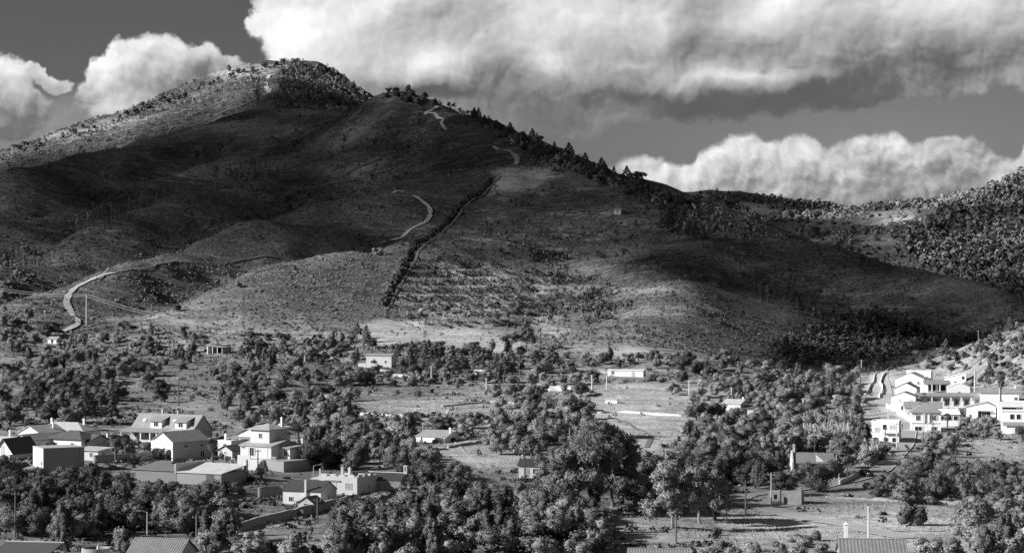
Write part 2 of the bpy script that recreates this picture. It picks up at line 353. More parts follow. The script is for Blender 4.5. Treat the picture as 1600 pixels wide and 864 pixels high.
_RY = np.concatenate([np.arange(225, 1000, 1.2), np.arange(1000, 2480, 2.4)])
def ground(px, py, dmin=0.0):
    """points of the ground that the photograph shows at these pixels (first surface met by the sight line)"""
    px = np.atleast_1d(np.asarray(px, float)); py = np.atleast_1d(np.asarray(py, float)); out = np.zeros((len(px), 3)); ok = np.zeros(len(px), bool)
    for a in range(0, len(px), 400):
        p, q = px[a:a+400, None], py[a:a+400, None]
        X = (p-HX)/F*_RY; Zr = CAMZ+(HY-q)/F*_RY
        below = (Zr <= hgt(X, np.broadcast_to(_RY, X.shape))) & (_RY > dmin)
        k = below.argmax(1); good = below.any(1)
        d = _RY[k]; out[a:a+400, 0] = (p[:, 0]-HX)/F*d; out[a:a+400, 1] = d; ok[a:a+400] = good
    out[:, 2] = hgt(out[:, 0], out[:, 1])
    return out, ok
def g1(px, py, dmin=0.0): return ground([px], [py], dmin)[0][0]
def inpoly(px, py, poly):
    px = np.asarray(px); py = np.asarray(py); r = np.zeros(px.shape, bool); n = len(poly)
    for i in range(n):
        (x1, y1), (x2, y2) = poly[i], poly[(i+1) % n]
        if y1 == y2: continue
        c = ((y1 > py) != (y2 > py)) & (px < (x2-x1)*(py-y1)/(y2-y1)+x1); r ^= c
    return r
# where the ground is dry grass and bare earth rather than scrub
FIELDS = [  # (polygon in photograph pixels, brightness 0..1)
    ([(555, 503), (640, 497), (770, 517), (830, 540), (790, 560), (700, 545), (600, 540), (560, 525)], .75),
    ([(830, 495), (880, 490), (880, 530), (840, 525)], .6), ([(930, 545), (985, 538), (1035, 548), (1000, 560), (930, 562)], .8),
    ([(775, 262), (870, 268), (845, 290), (800, 302), (775, 295)], .9), ([(330, 122), (360, 105), (425, 100), (430, 116), (370, 124)], .8),
    ([(1130, 780), (1600, 740), (1600, 864), (1120, 864)], .75), ([(1270, 740), (1600, 700), (1600, 800), (1280, 800)], .6),
    ([(960, 800), (1110, 800), (1120, 850), (960, 850)], .55), ([(690, 690), (830, 680), (800, 760), (690, 760)], .65),
    ([(930, 600), (1180, 595), (1160, 640), (1000, 715), (960, 680), (930, 650)], .8), ([(600, 590), (960, 600), (960, 640), (800, 650), (560, 640)], .6),
    ([(150, 590), (560, 590), (660, 680), (420, 680), (330, 660)], .5), ([(0, 575), (110, 570), (120, 605), (0, 610)], .35), ([(1460, 690), (1600, 680), (1600, 715), (1500, 720)], .7),
    ([(1440, 545), (1520, 540), (1520, 590), (1420, 590)], .6), ([(1520, 560), (1600, 560), (1600, 640), (1520, 620)], .45), ([(640, 432), (700, 412), (860, 442), (850, 480), (800, 500), (612, 500)], .38),
    ([(1340, 580), (1420, 580), (1500, 690), (1350, 690)], .8), ([(1245, 610), (1330, 600), (1360, 640), (1260, 650)], .7),
    ([(60, 800), (100, 805), (90, 830), (40, 830)], .5), ([(390, 790), (450, 785), (420, 830), (360, 825)], .55), ([(560, 810), (650, 800), (650, 815), (570, 825)], .5),
    ([(575, 690), (650, 690), (650, 705), (570, 705)], .5), ([(1060, 478), (1085, 476), (1060, 520), (1040, 525)], .25), ([(950, 455), (1070, 445), (1068, 458), (950, 462)], .35),
    ([(1380, 336), (1430, 332), (1430, 346), (1390, 362), (1365, 356)], .42), ([(1250, 355), (1300, 350), (1310, 375), (1270, 372)], .2), ([(1350, 372), (1410, 368), (1400, 382), (1350, 382)], .45),
    ([(60, 215), (200, 180), (240, 185), (110, 222)], .5), ([(560, 255), (612, 240), (600, 262), (540, 275)], .5), ([(275, 272), (292, 274), (290, 280), (275, 279)], .9), ([(590, 500), (620, 495), (600, 520), (575, 520)], .8),
    ([(860, 330), (970, 330), (970, 335), (860, 338)], .6), ([(900, 575), (1010, 575), (1010, 592), (900, 592)], .6),
]
def terrain():
    ny, nx = GZ.shape; X, Y = np.meshgrid(GX, GY)
    V = np.stack([X, Y, GZ], -1).reshape(-1, 3)
    idx = np.arange(nx*ny).reshape(ny, nx)
    q = np.stack([idx[:-1, :-1], idx[:-1, 1:], idx[1:, 1:], idx[1:, :-1]], -1).reshape(-1, 4)
    me = new_mesh('terrain', V, quads=q, smooth=True)
    x, y, z = V.T; ym = np.maximum(y, 1)
    ppx = HX+F*x/ym; ppy = HY-F*(z-CAMZ)/ym
    wx = ppx+14*fbm(x/14, y/14, 21, 3)*np.clip(500/ym, 0, 1.5); wy = ppy+6*fbm(x/14, y/14, 22, 3)*np.clip(500/ym, 0, 1.5)
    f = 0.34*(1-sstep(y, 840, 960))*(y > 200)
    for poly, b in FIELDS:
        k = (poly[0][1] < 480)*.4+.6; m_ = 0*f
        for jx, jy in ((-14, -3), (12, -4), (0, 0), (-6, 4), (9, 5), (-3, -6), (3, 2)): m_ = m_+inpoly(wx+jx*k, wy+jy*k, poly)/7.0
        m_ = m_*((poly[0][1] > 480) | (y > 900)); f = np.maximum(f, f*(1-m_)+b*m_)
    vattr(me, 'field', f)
    m = bpy.data.materials.new('ground'); m.use_nodes = True; n = NT(m.node_tree); b = m.node_tree.nodes['Principled BSDF']
    b.inputs['Roughness'].default_value = 0.95; b.inputs['Specular IOR Level'].default_value = 0.05
    g = n.node('ShaderNodeNewGeometry').outputs['Position']
    at = n.node('ShaderNodeAttribute', attribute_name='field').outputs['Fac']
    n1 = n.noise(g, 0.045, 6, 0.62); n2 = n.noise(g, 0.5, 5, 0.65); n3 = n.noise(n.v('MULTIPLY', g, (.35, 1.0, 1.0)), 0.16, 5, 0.6)
    mixf = n.m('MULTIPLY_ADD', n.sub(n3, 0.5), 1.7, at, clamp=True)
    mixf = n.m('MULTIPLY_ADD', n.sub(n2, 0.5), 0.5, mixf, clamp=True)
    n0 = n.noise(g, 0.011, 5, 0.6)
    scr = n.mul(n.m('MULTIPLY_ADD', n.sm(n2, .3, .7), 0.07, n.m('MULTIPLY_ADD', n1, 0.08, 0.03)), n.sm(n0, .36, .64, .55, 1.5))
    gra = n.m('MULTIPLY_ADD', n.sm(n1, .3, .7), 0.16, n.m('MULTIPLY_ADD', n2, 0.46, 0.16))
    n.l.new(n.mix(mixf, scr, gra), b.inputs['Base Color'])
    bp = n.node('ShaderNodeBump'); bp.inputs['Distance'].default_value = 0.5; bp.inputs['Strength'].default_value = 0.8
    n.l.new(n2, bp.inputs['Height']); n.l.new(bp.outputs[0], b.inputs['Normal'])
    o = link('ground', me, m); tag(o, 'hills, valley and village ground with dry grass and scrub soil', None, None, 'structure')
    return o
terrain()
# ------------------------------------------------------------------ clouds out of view to the left, shaped to shade chosen ground
SHADE1 = [(-150, 500), (0, 470), (70, 440), (190, 392), (330, 392), (430, 402), (540, 388), (620, 392), (700, 396), (800, 418), (860, 440), (910, 430), (990, 418), (1060, 405), (1120, 455), (1200, 470), (1280, 530), (1330, 575), (1420, 566), (1520, 532), (1650, 500),
          (1700, 470), (1560, 455), (1450, 415), (1330, 380), (1190, 325), (1090, 300), (1000, 260), (900, 220), (690, 130), (600, 128), (560, 158), (500, 172), (425, 154), (350, 178), (150, 238), (0, 272), (-150, 300)]
def cloud(name, label, alt, fn, x0, x1, y0, y1, step, blur):
    xs = np.arange(x0, x1, step); ys = np.arange(y0, y1, step); X, Y = np.meshgrid(xs, ys); x = X.ravel(); y = Y.ravel(); n = len(x)
    s = np.array(SUND); hx, hy, hz = x.copy(), y.copy(), np.zeros(n); done = np.zeros(n, bool)
    for t in np.arange((alt-345)/s[2], (alt+5)/s[2], 14.0):
        cx, cy, cz = x-s[0]*t, y-s[1]*t, alt-s[2]*t
        hit = (~done) & (cz <= hgt(cx, cy)); hx[hit] = cx[hit]; hy[hit] = cy[hit]; hz[hit] = cz; done |= hit
    hym = np.maximum(hy, 50); dens = fn(HX+F*hx/hym, HY-F*(hz-CAMZ)/hym, hx, hy)*done*(hy > 100)
    D = dens.reshape(X.shape)
    k = int(blur/step); ker = np.exp(-0.5*(np.arange(-2*k, 2*k+1)/max(k, 1))**2); ker /= ker.sum()
    D = np.apply_along_axis(lambda v: np.convolve(v, ker, 'same'), 0, D); D = np.apply_along_axis(lambda v: np.convolve(v, ker, 'same'), 1, D)
    d = D.ravel(); d = np.clip(d+d*.12*fbm(x/60, y/60, 91, 3), 0, 1)
    zt = alt+110*np.sqrt(d)*(1+.4*fbm(x/120, y/120, 5, 3)); zb = alt-25*np.sqrt(d)*(1+.3*fbm(x/50, y/50, 6, 2))
    keep = d > 0.012; idx = np.arange(n).reshape(X.shape)
    q = np.stack([idx[:-1, :-1], idx[:-1, 1:], idx[1:, 1:], idx[1:, :-1]], -1).reshape(-1, 4); q = q[keep[q].any(1)]
    me = new_mesh(name, np.concatenate([np.stack([x, y, zt], -1), np.stack([x, y, zb], -1)]), quads=np.concatenate([q, q[:, ::-1]+n]), smooth=True)
    a = 1-np.sqrt(np.clip(1-d, 0, 1)); vattr(me, 'veil', np.concatenate([a, a]))
    m = MATS.get('cloud')
    if m is None:
        m = bpy.data.materials.new('cloud'); m.use_nodes = True; nn = NT(m.node_tree); nn.n.clear(); MATS['cloud'] = m
        at = nn.node('ShaderNodeAttribute', attribute_name='veil').outputs['Fac']
        df = nn.node('ShaderNodeBsdfDiffuse'); df.inputs[0].default_value = (.6, .6, .6, 1); tr = nn.node('ShaderNodeBsdfTransparent'); mx = nn.node('ShaderNodeMixShader')
        nn.l.new(at, mx.inputs[0]); nn.l.new(tr.outputs[0], mx.inputs[1]); nn.l.new(df.outputs[0], mx.inputs[2])
        o_ = nn.node('ShaderNodeOutputMaterial'); nn.l.new(mx.outputs[0], o_.inputs[0])
    o = link(name, me, m); tag(o, label, None, None, 'structure'); return o
def dens1(px, py, hx, hy):
    d = 0.965*inpoly(px, py, SHADE1)*((px < 1000) | (hy < 1310))
    d = d*(1-.34*sstep(px, 760, 860)*(1-sstep(px, 1020, 1110))*sstep(py, 290, 320))          # thinner over the middle slope
    d = np.where((hy > 1880) & (px < 600) & (py < 175), 0, d)
    d = np.where((py > 440) & (py < 620) & (px > 1290) & (hy > 850), .97, d)
    return d
def dens2(px, py, hx, hy):
    d = 0.74*sstep(py, 745, 800)*(1-sstep(px, 620, 960))
    d2 = 0.66*sstep(py, 795, 825)*(1-sstep(px, 900, 1150))
    d3 = 0.5*(1-sstep(px, 20, 240))*sstep(py, 560, 590)*(1-sstep(py, 640, 670))
    return np.maximum(np.maximum(d, d2), d3)*(hy < 760)
cloud('cloud', 'broad dense unseen cloud shaped to shade the mountain slopes', 1050.0, dens1, -2700, -900, 300, 2100, 14, 26)  # unseen cloud, density traced back from the shade it casts
cloud('cloud', 'thin ragged unseen cloud added to shade the wood below the village', 700.0, dens2, -1600, -900, 0, 620, 8, 16)  # added out of view, its density cut to darken the foreground

# ------------------------------------------------------------------ strips laid on the ground: roads, tracks, kerbs
def smooth_line(P, n=8):
    P = [np.array(p, float) for p in P]; out = []
    for i in range(len(P)-1):
        p0, p1, p2, p3 = P[max(i-1, 0)], P[i], P[i+1], P[min(i+2, len(P)-1)]
        for t in np.linspace(0, 1, n, endpoint=False):
            out.append(0.5*((2*p1)+(-p0+p2)*t+(2*p0-5*p1+4*p2-p3)*t*t+(-p0+3*p1-3*p2+p3)*t**3))
    out.append(P[-1]); return np.array(out)
def world_line(pts, n=8):
    g, ok = ground([p[0] for p in pts], [p[1] for p in pts]); return smooth_line(g[ok], n)
ROADS = []
def strip(name, L, width, matl, lift, label, kind='structure', wvar=0.15, across=3, avoid=True):
    L = np.array(L); T = np.gradient(L[:, :2], axis=0); T /= np.linalg.norm(T, axis=1)[:, None]+1e-9; N = np.stack([-T[:, 1], T[:, 0]], -1)
    w = width*(1+wvar*fbm(np.arange(len(L))*.3, 0*L[:, 0], hash(name) % 97, 3)); k = np.linspace(-.5, .5, across)
    xy = L[:, None, :2]+N[:, None]*(w[:, None]*k[None])[..., None]; z = hgt(xy[..., 0], xy[..., 1])
    # follow the highest ground nearby so that nothing pokes through
    for e in (1.5, -1.5): z = np.maximum(z, hgt(xy[..., 0]+e, xy[..., 1])-.25); z = np.maximum(z, hgt(xy[..., 0], xy[..., 1]+e)-.25)
    V = np.concatenate([xy, (z+lift)[..., None]], -1).reshape(-1, 3); m_ = len(L); idx = np.arange(m_*across).reshape(m_, across)
    q = np.stack([idx[:-1, :-1], idx[:-1, 1:], idx[1:, 1:], idx[1:, :-1]], -1).reshape(-1, 4)
    o = link(name, new_mesh(name, V, quads=q, smooth=True), matl); tag(o, label, None, None, kind)
    if avoid: ROADS.append((L[:, :2], width))
    return o
DIRT = mat('dirt', 0.42, .95, .6, .35, 6, bump=.2, bscale=.8); DIRT_D = mat('dirt_dull', 0.17, .95, .4, .2, 5); ASPH = mat('asphalt', 0.36, .8, .15, .2, 4, spec=.3); CONC = mat('concrete', 0.55, .8, .15, .5); STONE = mat('rubble_stone', 0.42, .9, .5, 1.2, 6, bump=.1, bscale=3)
def track(pts, w, m, label, name='dirt_track', lift=.3, n=12): return strip(name, world_line(pts, n), w*.72, m, lift, label, wvar=.3)
track([(98, 520), (122, 508), (112, 492), (104, 472), (116, 452), (145, 437), (178, 427)], 4.2, DIRT, 'wide pale dirt track climbing the low spur beside the tall pole')
track([(178, 427), (205, 421), (245, 414), (300, 411), (376, 410), (432, 406)], 3.0, DIRT_D, 'narrow level dirt track crossing the grassy spur')
track([(150, 436), (165, 424), (185, 412)], 3.0, DIRT_D, 'short steep dirt spur climbing off the pale track')
track([(592, 382), (612, 378), (628, 373), (636, 364), (645, 357), (660, 350), (671, 340), (671, 328), (660, 317), (645, 307)], 3.8, DIRT, 'winding pale dirt track in the middle of the dark slope')
track([(612, 304), (620, 300), (632, 301)], 3.0, DIRT, 'short level piece of dirt track above the winding bend')
track([(697, 205), (690, 195), (692, 188), (680, 182), (664, 181), (672, 175), (684, 170), (682, 161)], 3.6, DIRT, 'zigzag dirt track just under the front peak')
track([(770, 231), (790, 235), (800, 240), (808, 250), (805, 258)], 4.5, DIRT, 'pale dirt track dropping from the wooded shoulder')
track([(428, 117), (418, 124), (416, 136), (420, 145), (411, 151)], 7.0, DIRT, 'wide pale dirt track on the summit slope')
track([(411, 152), (390, 160), (365, 172), (335, 185), (300, 198), (262, 209), (225, 219), (185, 230)], 4.0, DIRT_D, 'long dirt track along the ridge below the summit')
track([(537, 276), (560, 263), (585, 255), (600, 245), (612, 243)], 2.5, DIRT_D, 'faint eroded track on the dark slope')
track([(600, 490), (622, 450), (645, 412), (680, 372), (720, 335), (760, 300), (778, 280)], 1.6, DIRT_D, 'straight firebreak strip running beside the hedge line')
track([(742, 334), (800, 328), (870, 327), (930, 331), (985, 334)], 2.5, DIRT_D, 'thin stony contour path across the middle slope')
track([(690, 583), (740, 585), (800, 590)], 3.0, DIRT, 'farm track between the poles above the fields')
track([(320, 303), (332, 318), (348, 326)], 2.0, DIRT_D, 'small bent path on the dark lower spur')
track([(1176, 801), (1190, 813), (1205, 828), (1218, 843)], .5, DIRT, 'pale wheel rut leading off the road, nearer the poles', lift=.1)
track([(1190, 803), (1204, 815), (1219, 831), (1232, 845)], .5, DIRT, 'pale wheel rut leading off the road, nearer the meadow', lift=.1)
# asphalt road: from the lower right, round the bend by the ruin, behind the trees and up into the white village
road_a = world_line([(1420, 842), (1345, 826), (1290, 816), (1240, 806), (1200, 797), (1172, 790), (1155, 783), (1163, 776), (1190, 771), (1225, 768), (1262, 764), (1300, 757), (1340, 748), (1366, 740), (1392, 722), (1408, 702), (1418, 684), (1420, 668), (1416, 655), (1398, 646)], 8)
strip('road', road_a, 4.6, ASPH, .16, 'grey asphalt village road bending past the stone ruin', wvar=.03, across=3)
road_b = world_line([(1398, 646), (1385, 630), (1380, 615), (1376, 600), (1373, 588), (1371, 580)], 8)
strip('road', road_b, 7.0, mat('pale_road', .42, .8, .12, .3), .16, 'pale straight road climbing through the white village', wvar=.03)
def offset(L, k):
    T = np.gradient(L[:, :2], axis=0); T /= np.linalg.norm(T, axis=1)[:, None]; N = np.stack([-T[:, 1], T[:, 0]], -1)
    return np.concatenate([L[:, :2]+N*k, L[:, 2:]], 1)
for k, nm in ((2.2, 'left'), (-2.2, 'right')): strip('road_edge_line', offset(road_a, k), .28, mat('road_paint', .62, .7), .2, 'pale painted edge line of the asphalt road', wvar=0, across=2, avoid=False)
# ------------------------------------------------------------------ free-standing walls
def wall_line(name, label, pts, h, th, m, cat='wall', base=-.6, hvar=0.0, n=4):
    L = world_line(pts, n); T = np.gradient(L[:, :2], axis=0); T /= np.linalg.norm(T, axis=1)[:, None]; N = np.stack([-T[:, 1], T[:, 0]], -1)
    z = hgt(L[:, 0], L[:, 1]); hh = h*(1+hvar*fbm(np.arange(len(L))*.7, 0*z, 3, 3)); V = []
    for s_ in (-.5, .5):
        for b in (0, 1): V.append(np.concatenate([L[:, :2]+N*th*s_, (z+(hh if b else base))[:, None]], 1))
    V = np.stack(V, 1).reshape(-1, 3); q = []
    for i in range(len(L)-1):
        a, b = i*4, i*4+4; q += [(a, b, b+1, a+1), (a+1, b+1, b+3, a+3), (a+3, b+3, b+2, a+2)]
    q += [(0, 1, 3, 2), (b, b+2, b+3, b+1)]
    o = link(name, new_mesh(name, V, quads=q), m); tag(o, label, cat); return o
WHITE = mat('white_render', 0.84, .8, .22, .5, 6, objvar=.03); CREAM = mat('cream_render', 0.68, .8, .10, .3, 4, objvar=.05); GREYW = mat('grey_render', 0.36, .85, .12, .3, 4, objvar=.08); MIDW = mat('tan_render', 0.46, .8, .10, .3, 4)
wall_line('garden_wall', 'grey rendered garden wall by the fan palms', [(146, 724), (190, 722), (238, 718)], 2.0, .3, GREYW)
wall_line('stone_wall', 'dark dry-stone wall running down from the white gabled house', [(372, 832), (400, 822), (440, 812), (480, 803), (520, 793), (548, 786)], 1.6, .7, STONE, hvar=.12)
wall_line('stone_wall', 'rough stone wall behind the gravel yard beside the white gabled house', [(404, 778), (425, 775), (446, 774)], 2.2, .5, STONE, hvar=.05)
wall_line('retaining_wall', 'long pale low wall along the bare field', [(934, 646), (975, 645), (1020, 648), (1066, 651)], .6, .4, CONC)
wall_line('retaining_wall', 'short white field wall below the low scrub knoll', [(857, 611), (875, 611), (893, 613)], 1.7, .4, CREAM)
wall_line('parapet_wall', 'white kerb wall curving along the climbing village road', [(1374, 622), (1379, 608), (1376, 600), (1379, 590), (1384, 584)], .9, .4, WHITE)
wall_line('parapet_wall', 'low pale wall on the outer side of the climbing village road', [(1352, 616), (1360, 604), (1366, 592), (1370, 583)], .9, .35, CREAM)
wall_line('retaining_wall', 'white stepped wall between the road and the hip-roofed white house', [(1402, 648), (1412, 652), (1422, 660)], 2.0, .35, WHITE)
wall_line('retaining_wall', 'pale terrace wall above the climbing road junction', [(1385, 638), (1398, 641), (1405, 643)], 1.6, .35, CREAM)
wall_line('roadside_wall', 'pale roadside wall by the dark parked car', [(1312, 758), (1330, 750), (1346, 742)], 1.0, .3, CREAM)
wall_line('field_wall', 'low white wall below the small white farmhouse among the pines', [(588, 590), (610, 588), (640, 590), (656, 593)], 1.0, .4, CREAM)
wall_line('stone_wall', 'low broken field wall across the dry pasture', [(430, 646), (500, 644), (580, 650), (640, 652)], .7, .5, STONE, hvar=.4, n=10)
wall_line('stone_wall', 'long low field wall below the short white field wall', [(690, 636), (760, 630), (830, 632), (905, 628)], .7, .5, STONE, hvar=.4, n=10)
wall_line('stone_wall', 'low field wall on the edge of the sunny clearing', [(700, 700), (740, 694), (790, 690)], .8, .5, STONE, hvar=.4, n=10)
wall_line('stone_wall', 'crumbling wall above the meadow by the lone bush', [(1290, 778), (1360, 782), (1450, 786), (1530, 790)], .6, .4, STONE, hvar=.5, n=10)
track([(1325, 831), (1380, 829), (1440, 830), (1490, 829)], 1.2, DIRT, 'narrow pale footpath across the meadow below the lone bush', lift=.12)
track([(700, 640), (690, 665), (720, 700), (760, 735)], 1.3, DIRT, 'worn footpath down through the sunny clearing', lift=.15)
track([(950, 652), (985, 664), (1015, 680), (1010, 700)], 1.6, DIRT_D, 'curved tractor path on the bare field', lift=.12)
track([(1290, 640), (1310, 655), (1345, 650), (1385, 645)], 2.2, DIRT, 'pale dirt lane joining the village road from the wood', lift=.15)
# ------------------------------------------------------------------ houses
TILE = None
def roof_mat(name, base, period=0.24):
    if name in MATS: return MATS[name]
    m = bpy.data.materials.new(name); m.use_nodes = True; n = NT(m.node_tree); b = m.node_tree.nodes['Principled BSDF']; b.inputs['Roughness'].default_value = .85; b.inputs['Specular IOR Level'].default_value = .2
    uv = n.node('ShaderNodeTexCoord').outputs['Object']
    nz = n.noise(uv, .6, 5, .65); nf = n.noise(uv, 4.0, 3, .6)
    val = n.mul(n.m('MULTIPLY_ADD', nz, .7*base, base*.65), n.m('MULTIPLY_ADD', nf, .5, .75))
    n.l.new(val, b.inputs['Base Color'])
    bp = n.node('ShaderNodeBump'); bp.inputs['Distance'].default_value = .06; n.l.new(nf, bp.inputs['Height']); n.l.new(bp.outputs[0], b.inputs['Normal'])
    MATS[name] = m; return m
R_TILE = roof_mat('clay_tile', .26); R_DARK = roof_mat('dark_tile', .10); R_PALE = roof_mat('pale_tile', .42); R_GREY = roof_mat('grey_sheet', .30); R_WHITE = roof_mat('white_sheet', .95)
GLASS = mat('window_glass', .03, .12, spec=.5); FRAME = mat('window_frame', .75, .6); DARKW = mat('dark_opening', .02, .9); SHUT = mat('shutter', .5, .6); DOORM = mat('door_paint', .18, .6); METAL = mat('dull_metal', .3, .5, .2, 2, metal=.3)  # dark_opening: near-black, stands in for shade inside openings; also dark doors
SOLAR = mat('solar_panel', .03, .15, spec=.6)
class B:
    """collects boxes and polygons into one mesh"""
    def __init__(s): s.v = []; s.f = []
    def box(s, x0, x1, y0, y1, z0, z1):
        k = len(s.v); s.v += [(x0, y0, z0), (x1, y0, z0), (x1, y1, z0), (x0, y1, z0), (x0, y0, z1), (x1, y0, z1), (x1, y1, z1), (x0, y1, z1)]
        s.f += [[k+i for i in q] for q in ((0, 3, 2, 1), (4, 5, 6, 7), (0, 1, 5, 4), (1, 2, 6, 5), (2, 3, 7, 6), (3, 0, 4, 7))]; return s
    def poly(s, pts):
        k = len(s.v); s.v += [tuple(p) for p in pts]; s.f.append(list(range(k, k+len(pts)))); return s
    def slab(s, quad, t):
        """a sheet of thickness t hanging below the given polygon"""
        n_ = len(quad); k = len(s.v); s.v += [tuple(p) for p in quad]+[(p[0], p[1], p[2]-t) for p in quad]
        s.f.append(list(range(k, k+n_))); s.f.append(list(range(k+2*n_-1, k+n_-1, -1)))
        for i in range(n_): j = (i+1) % n_; s.f.append([k+i, k+n_+i, k+n_+j, k+j])
        return s
    def tube(s, pts, r0, r1, n=6):
        pts = [Vector(p) for p in pts]; k = len(s.v); m_ = len(pts)
        for i, p in enumerate(pts):
            d = (pts[min(i+1, m_-1)]-pts[max(i-1, 0)]).normalized(); a = d.orthogonal().normalized(); b = d.cross(a); r = r0+(r1-r0)*i/max(m_-1, 1)
            for j in range(n): t = 2*math.pi*j/n; q = p+a*r*math.cos(t)+b*r*math.sin(t); s.v.append(tuple(q))
        for i in range(m_-1):
            for j in range(n): s.f.append([k+i*n+j, k+i*n+(j+1) % n, k+(i+1)*n+(j+1) % n, k+(i+1)*n+j])
        s.f.append([k+j for j in range(n)][::-1]); s.f.append([k+(m_-1)*n+j for j in range(n)]); return s
    def mesh(s, name, fix=True):
        me = bpy.data.meshes.new(name); me.from_pydata(s.v, [], s.f); me.update()
        if fix:
            bm = bmesh.new(); bm.from_mesh(me); bmesh.ops.recalc_face_normals(bm, faces=bm.faces); bm.to_mesh(me); bm.free()
        return me
    def link(s, name, m, parent=None, smooth=False):
        me = s.mesh(name)
        if smooth: me.polygons.foreach_set('use_smooth', np.ones(len(me.polygons), bool))
        return link(name, me, m, parent)
HOUSES = []     # (x, y, radius) kept clear of trees
LAND = [tuple(g1(a, b)[:2])+(c,) for a, b, c in ((1426, 822, 'the lone meadow bush'), (450, 810, 'the dry-stone wall'), (1170, 790, 'the asphalt bend'), (1376, 600, 'the climbing village road'), (1010, 648, 'the long field wall'), (135, 514, 'the lone utility pole'), (1290, 675, 'the cane brake'), (1564, 652, 'the tall thin palm'), (150, 864, 'the round tank'), (1362, 864, 'the ribbed tile roof'), (253, 864, 'the barrel-tile roof'), (875, 611, 'the short white field wall'), (956, 630, 'the small water tank'), (905, 806, 'the huge eucalyptus'), (1050, 826, 'the grass bank'), (720, 720, 'the sunny clearing'), (787, 616, 'the dark timber pole'), (190, 722, 'the garden wall'), (660, 515, 'the pale terrace field'), (1353, 744, 'the parked dark car'), (368, 614, 'the compact pasture tree'), (1500, 570, 'the terraced slope'), (1480, 760, 'the orchard above the meadow'), (540, 640, 'the dry pasture'), (100, 600, 'the shaded pasture'), (700, 840, 'the deep wood'), (120, 790, 'the dark wood below the box house'), (1180, 620, 'the wood below the knoll'), (1580, 840, 'the garden trees by the leaning lamp'))]       # landmarks for labels: (x, y, phrase)
class House:
    def __init__(s, name, label, px, py, yaw, short=None, cat='house', r=6.0, dz=0.0, dmin=0.0):
        g = g1(px, py, dmin); s.o = empty(name, (g[0], g[1], g[2]+dz), R(yaw)); tag(s.o, label, cat); s.sc = F/g[1]
        HOUSES.append((g[0], g[1], r, px, py))
        if short: LAND.append((g[0], g[1], short))
    def block(s, x0, x1, y0, y1, z0, z1, m=None, name='wall'):
        s.r = (x0, x1, y0, y1); s.m = m or WHITE; return B().box(x0, x1, y0, y1, z0, z1).link(name, s.m, s.o)
    def gable(s, x0, x1, y0, y1, z, zr, axis, m, over=.35, wall=None, t=.16, ends=True, split=.5):
        b = B(); w = B(); th = .02
        if axis == 'x':
            yc = y0+(y1-y0)*split; k0 = (zr-z)/(yc-y0); k1 = (zr-z)/(y1-yc)
            b.slab([(x0-over, y0-over, z-over*k0+th), (x1+over, y0-over, z-over*k0+th), (x1+over, yc, zr+th), (x0-over, yc, zr+th)], t)
            b.slab([(x1+over, y1+over, z-over*k1+th), (x0-over, y1+over, z-over*k1+th), (x0-over, yc, zr+th+.003), (x1+over, yc, zr+th+.003)], t)
            pr = [(y0, z-.3), (y1, z-.3), (y1, z-t-.02), (yc, zr-t-.02), (y0, z-t-.02)]; k = len(w.v)
            for x in (x0+.003, x1-.003): w.v += [(x, p, q) for p, q in pr]
        else:
            xc = x0+(x1-x0)*split; k0 = (zr-z)/(xc-x0); k1 = (zr-z)/(x1-xc)
            b.slab([(x0-over, y0-over, z-over*k0+th), (xc, y0-over, zr+th), (xc, y1+over, zr+th), (x0-over, y1+over, z-over*k0+th)], t)
            b.slab([(x1+over, y0-over, z-over*k1+th), (x1+over, y1+over, z-over*k1+th), (xc, y1+over, zr+th+.003), (xc, y0-over, zr+th+.003)], t)
            pr = [(x0, z-.3), (x1, z-.3), (x1, z-t-.02), (xc, zr-t-.02), (x0, z-t-.02)]
            for y in (y0+.003, y1-.003): w.v += [(p, y, q) for p, q in pr]
        w.f = [[0, 1, 2, 3, 4], [9, 8, 7, 6, 5]]+[[i, (i+1) % 5, 5+(i+1) % 5, 5+i] for i in range(5)]
        w.link('gable_wall', wall or s.m, s.o)
        return b.link('roof', m, s.o)
    def hip(s, x0, x1, y0, y1, z, zr, m, over=.4, inset=None):
        w = (x1-x0)/2+over; h = (y1-y0)/2+over; cx, cy = (x0+x1)/2, (y0+y1)/2; b = B(); i = min(w, h) if inset is None else inset
        A = [(cx-w, cy-h, z), (cx+w, cy-h, z), (cx+w, cy+h, z), (cx-w, cy+h, z)]
        if w >= h: Rg = [(cx-w+i, cy, zr), (cx+w-i+.01, cy, zr)]; fs = [(A[0], A[1], Rg[1], Rg[0]), (A[1], A[2], Rg[1]), (A[2], A[3], Rg[0], Rg[1]), (A[3], A[0], Rg[0])]
        else: Rg = [(cx, cy-h+i, zr), (cx, cy+h-i+.01, zr)]; fs = [(A[0], A[1], Rg[0]), (A[1], A[2], Rg[1], Rg[0]), (A[2], A[3], Rg[1]), (A[3], A[0], Rg[0], Rg[1])]
        for f_ in fs: b.poly(f_)
        b.box(cx-w, cx+w, cy-h, cy+h, z-.18, z-.002)
        return b.link('roof', m, s.o)
    def shed(s, x0, x1, y0, y1, z00, z11, axis, m, over=.3, t=.14):
        """single slope: axis 'y' rises from y0 (z00) to y1 (z11), axis 'x' from x0 to x1"""
        if axis == 'y':
            k = (z11-z00)/(y1-y0); q = [(x0-over, y0-over, z00-over*k), (x1+over, y0-over, z00-over*k), (x1+over, y1+over, z11+over*k), (x0-over, y1+over, z11+over*k)]
        else:
            k = (z11-z00)/(x1-x0); q = [(x0-over, y0-over, z00-over*k), (x1+over, y0-over, z11+over*k), (x1+over, y1+over, z11+over*k), (x0-over, y1+over, z00-over*k)]
        return B().slab([(a, b_, c+t+.01) for a, b_, c in q], t).link('roof', m, s.o)
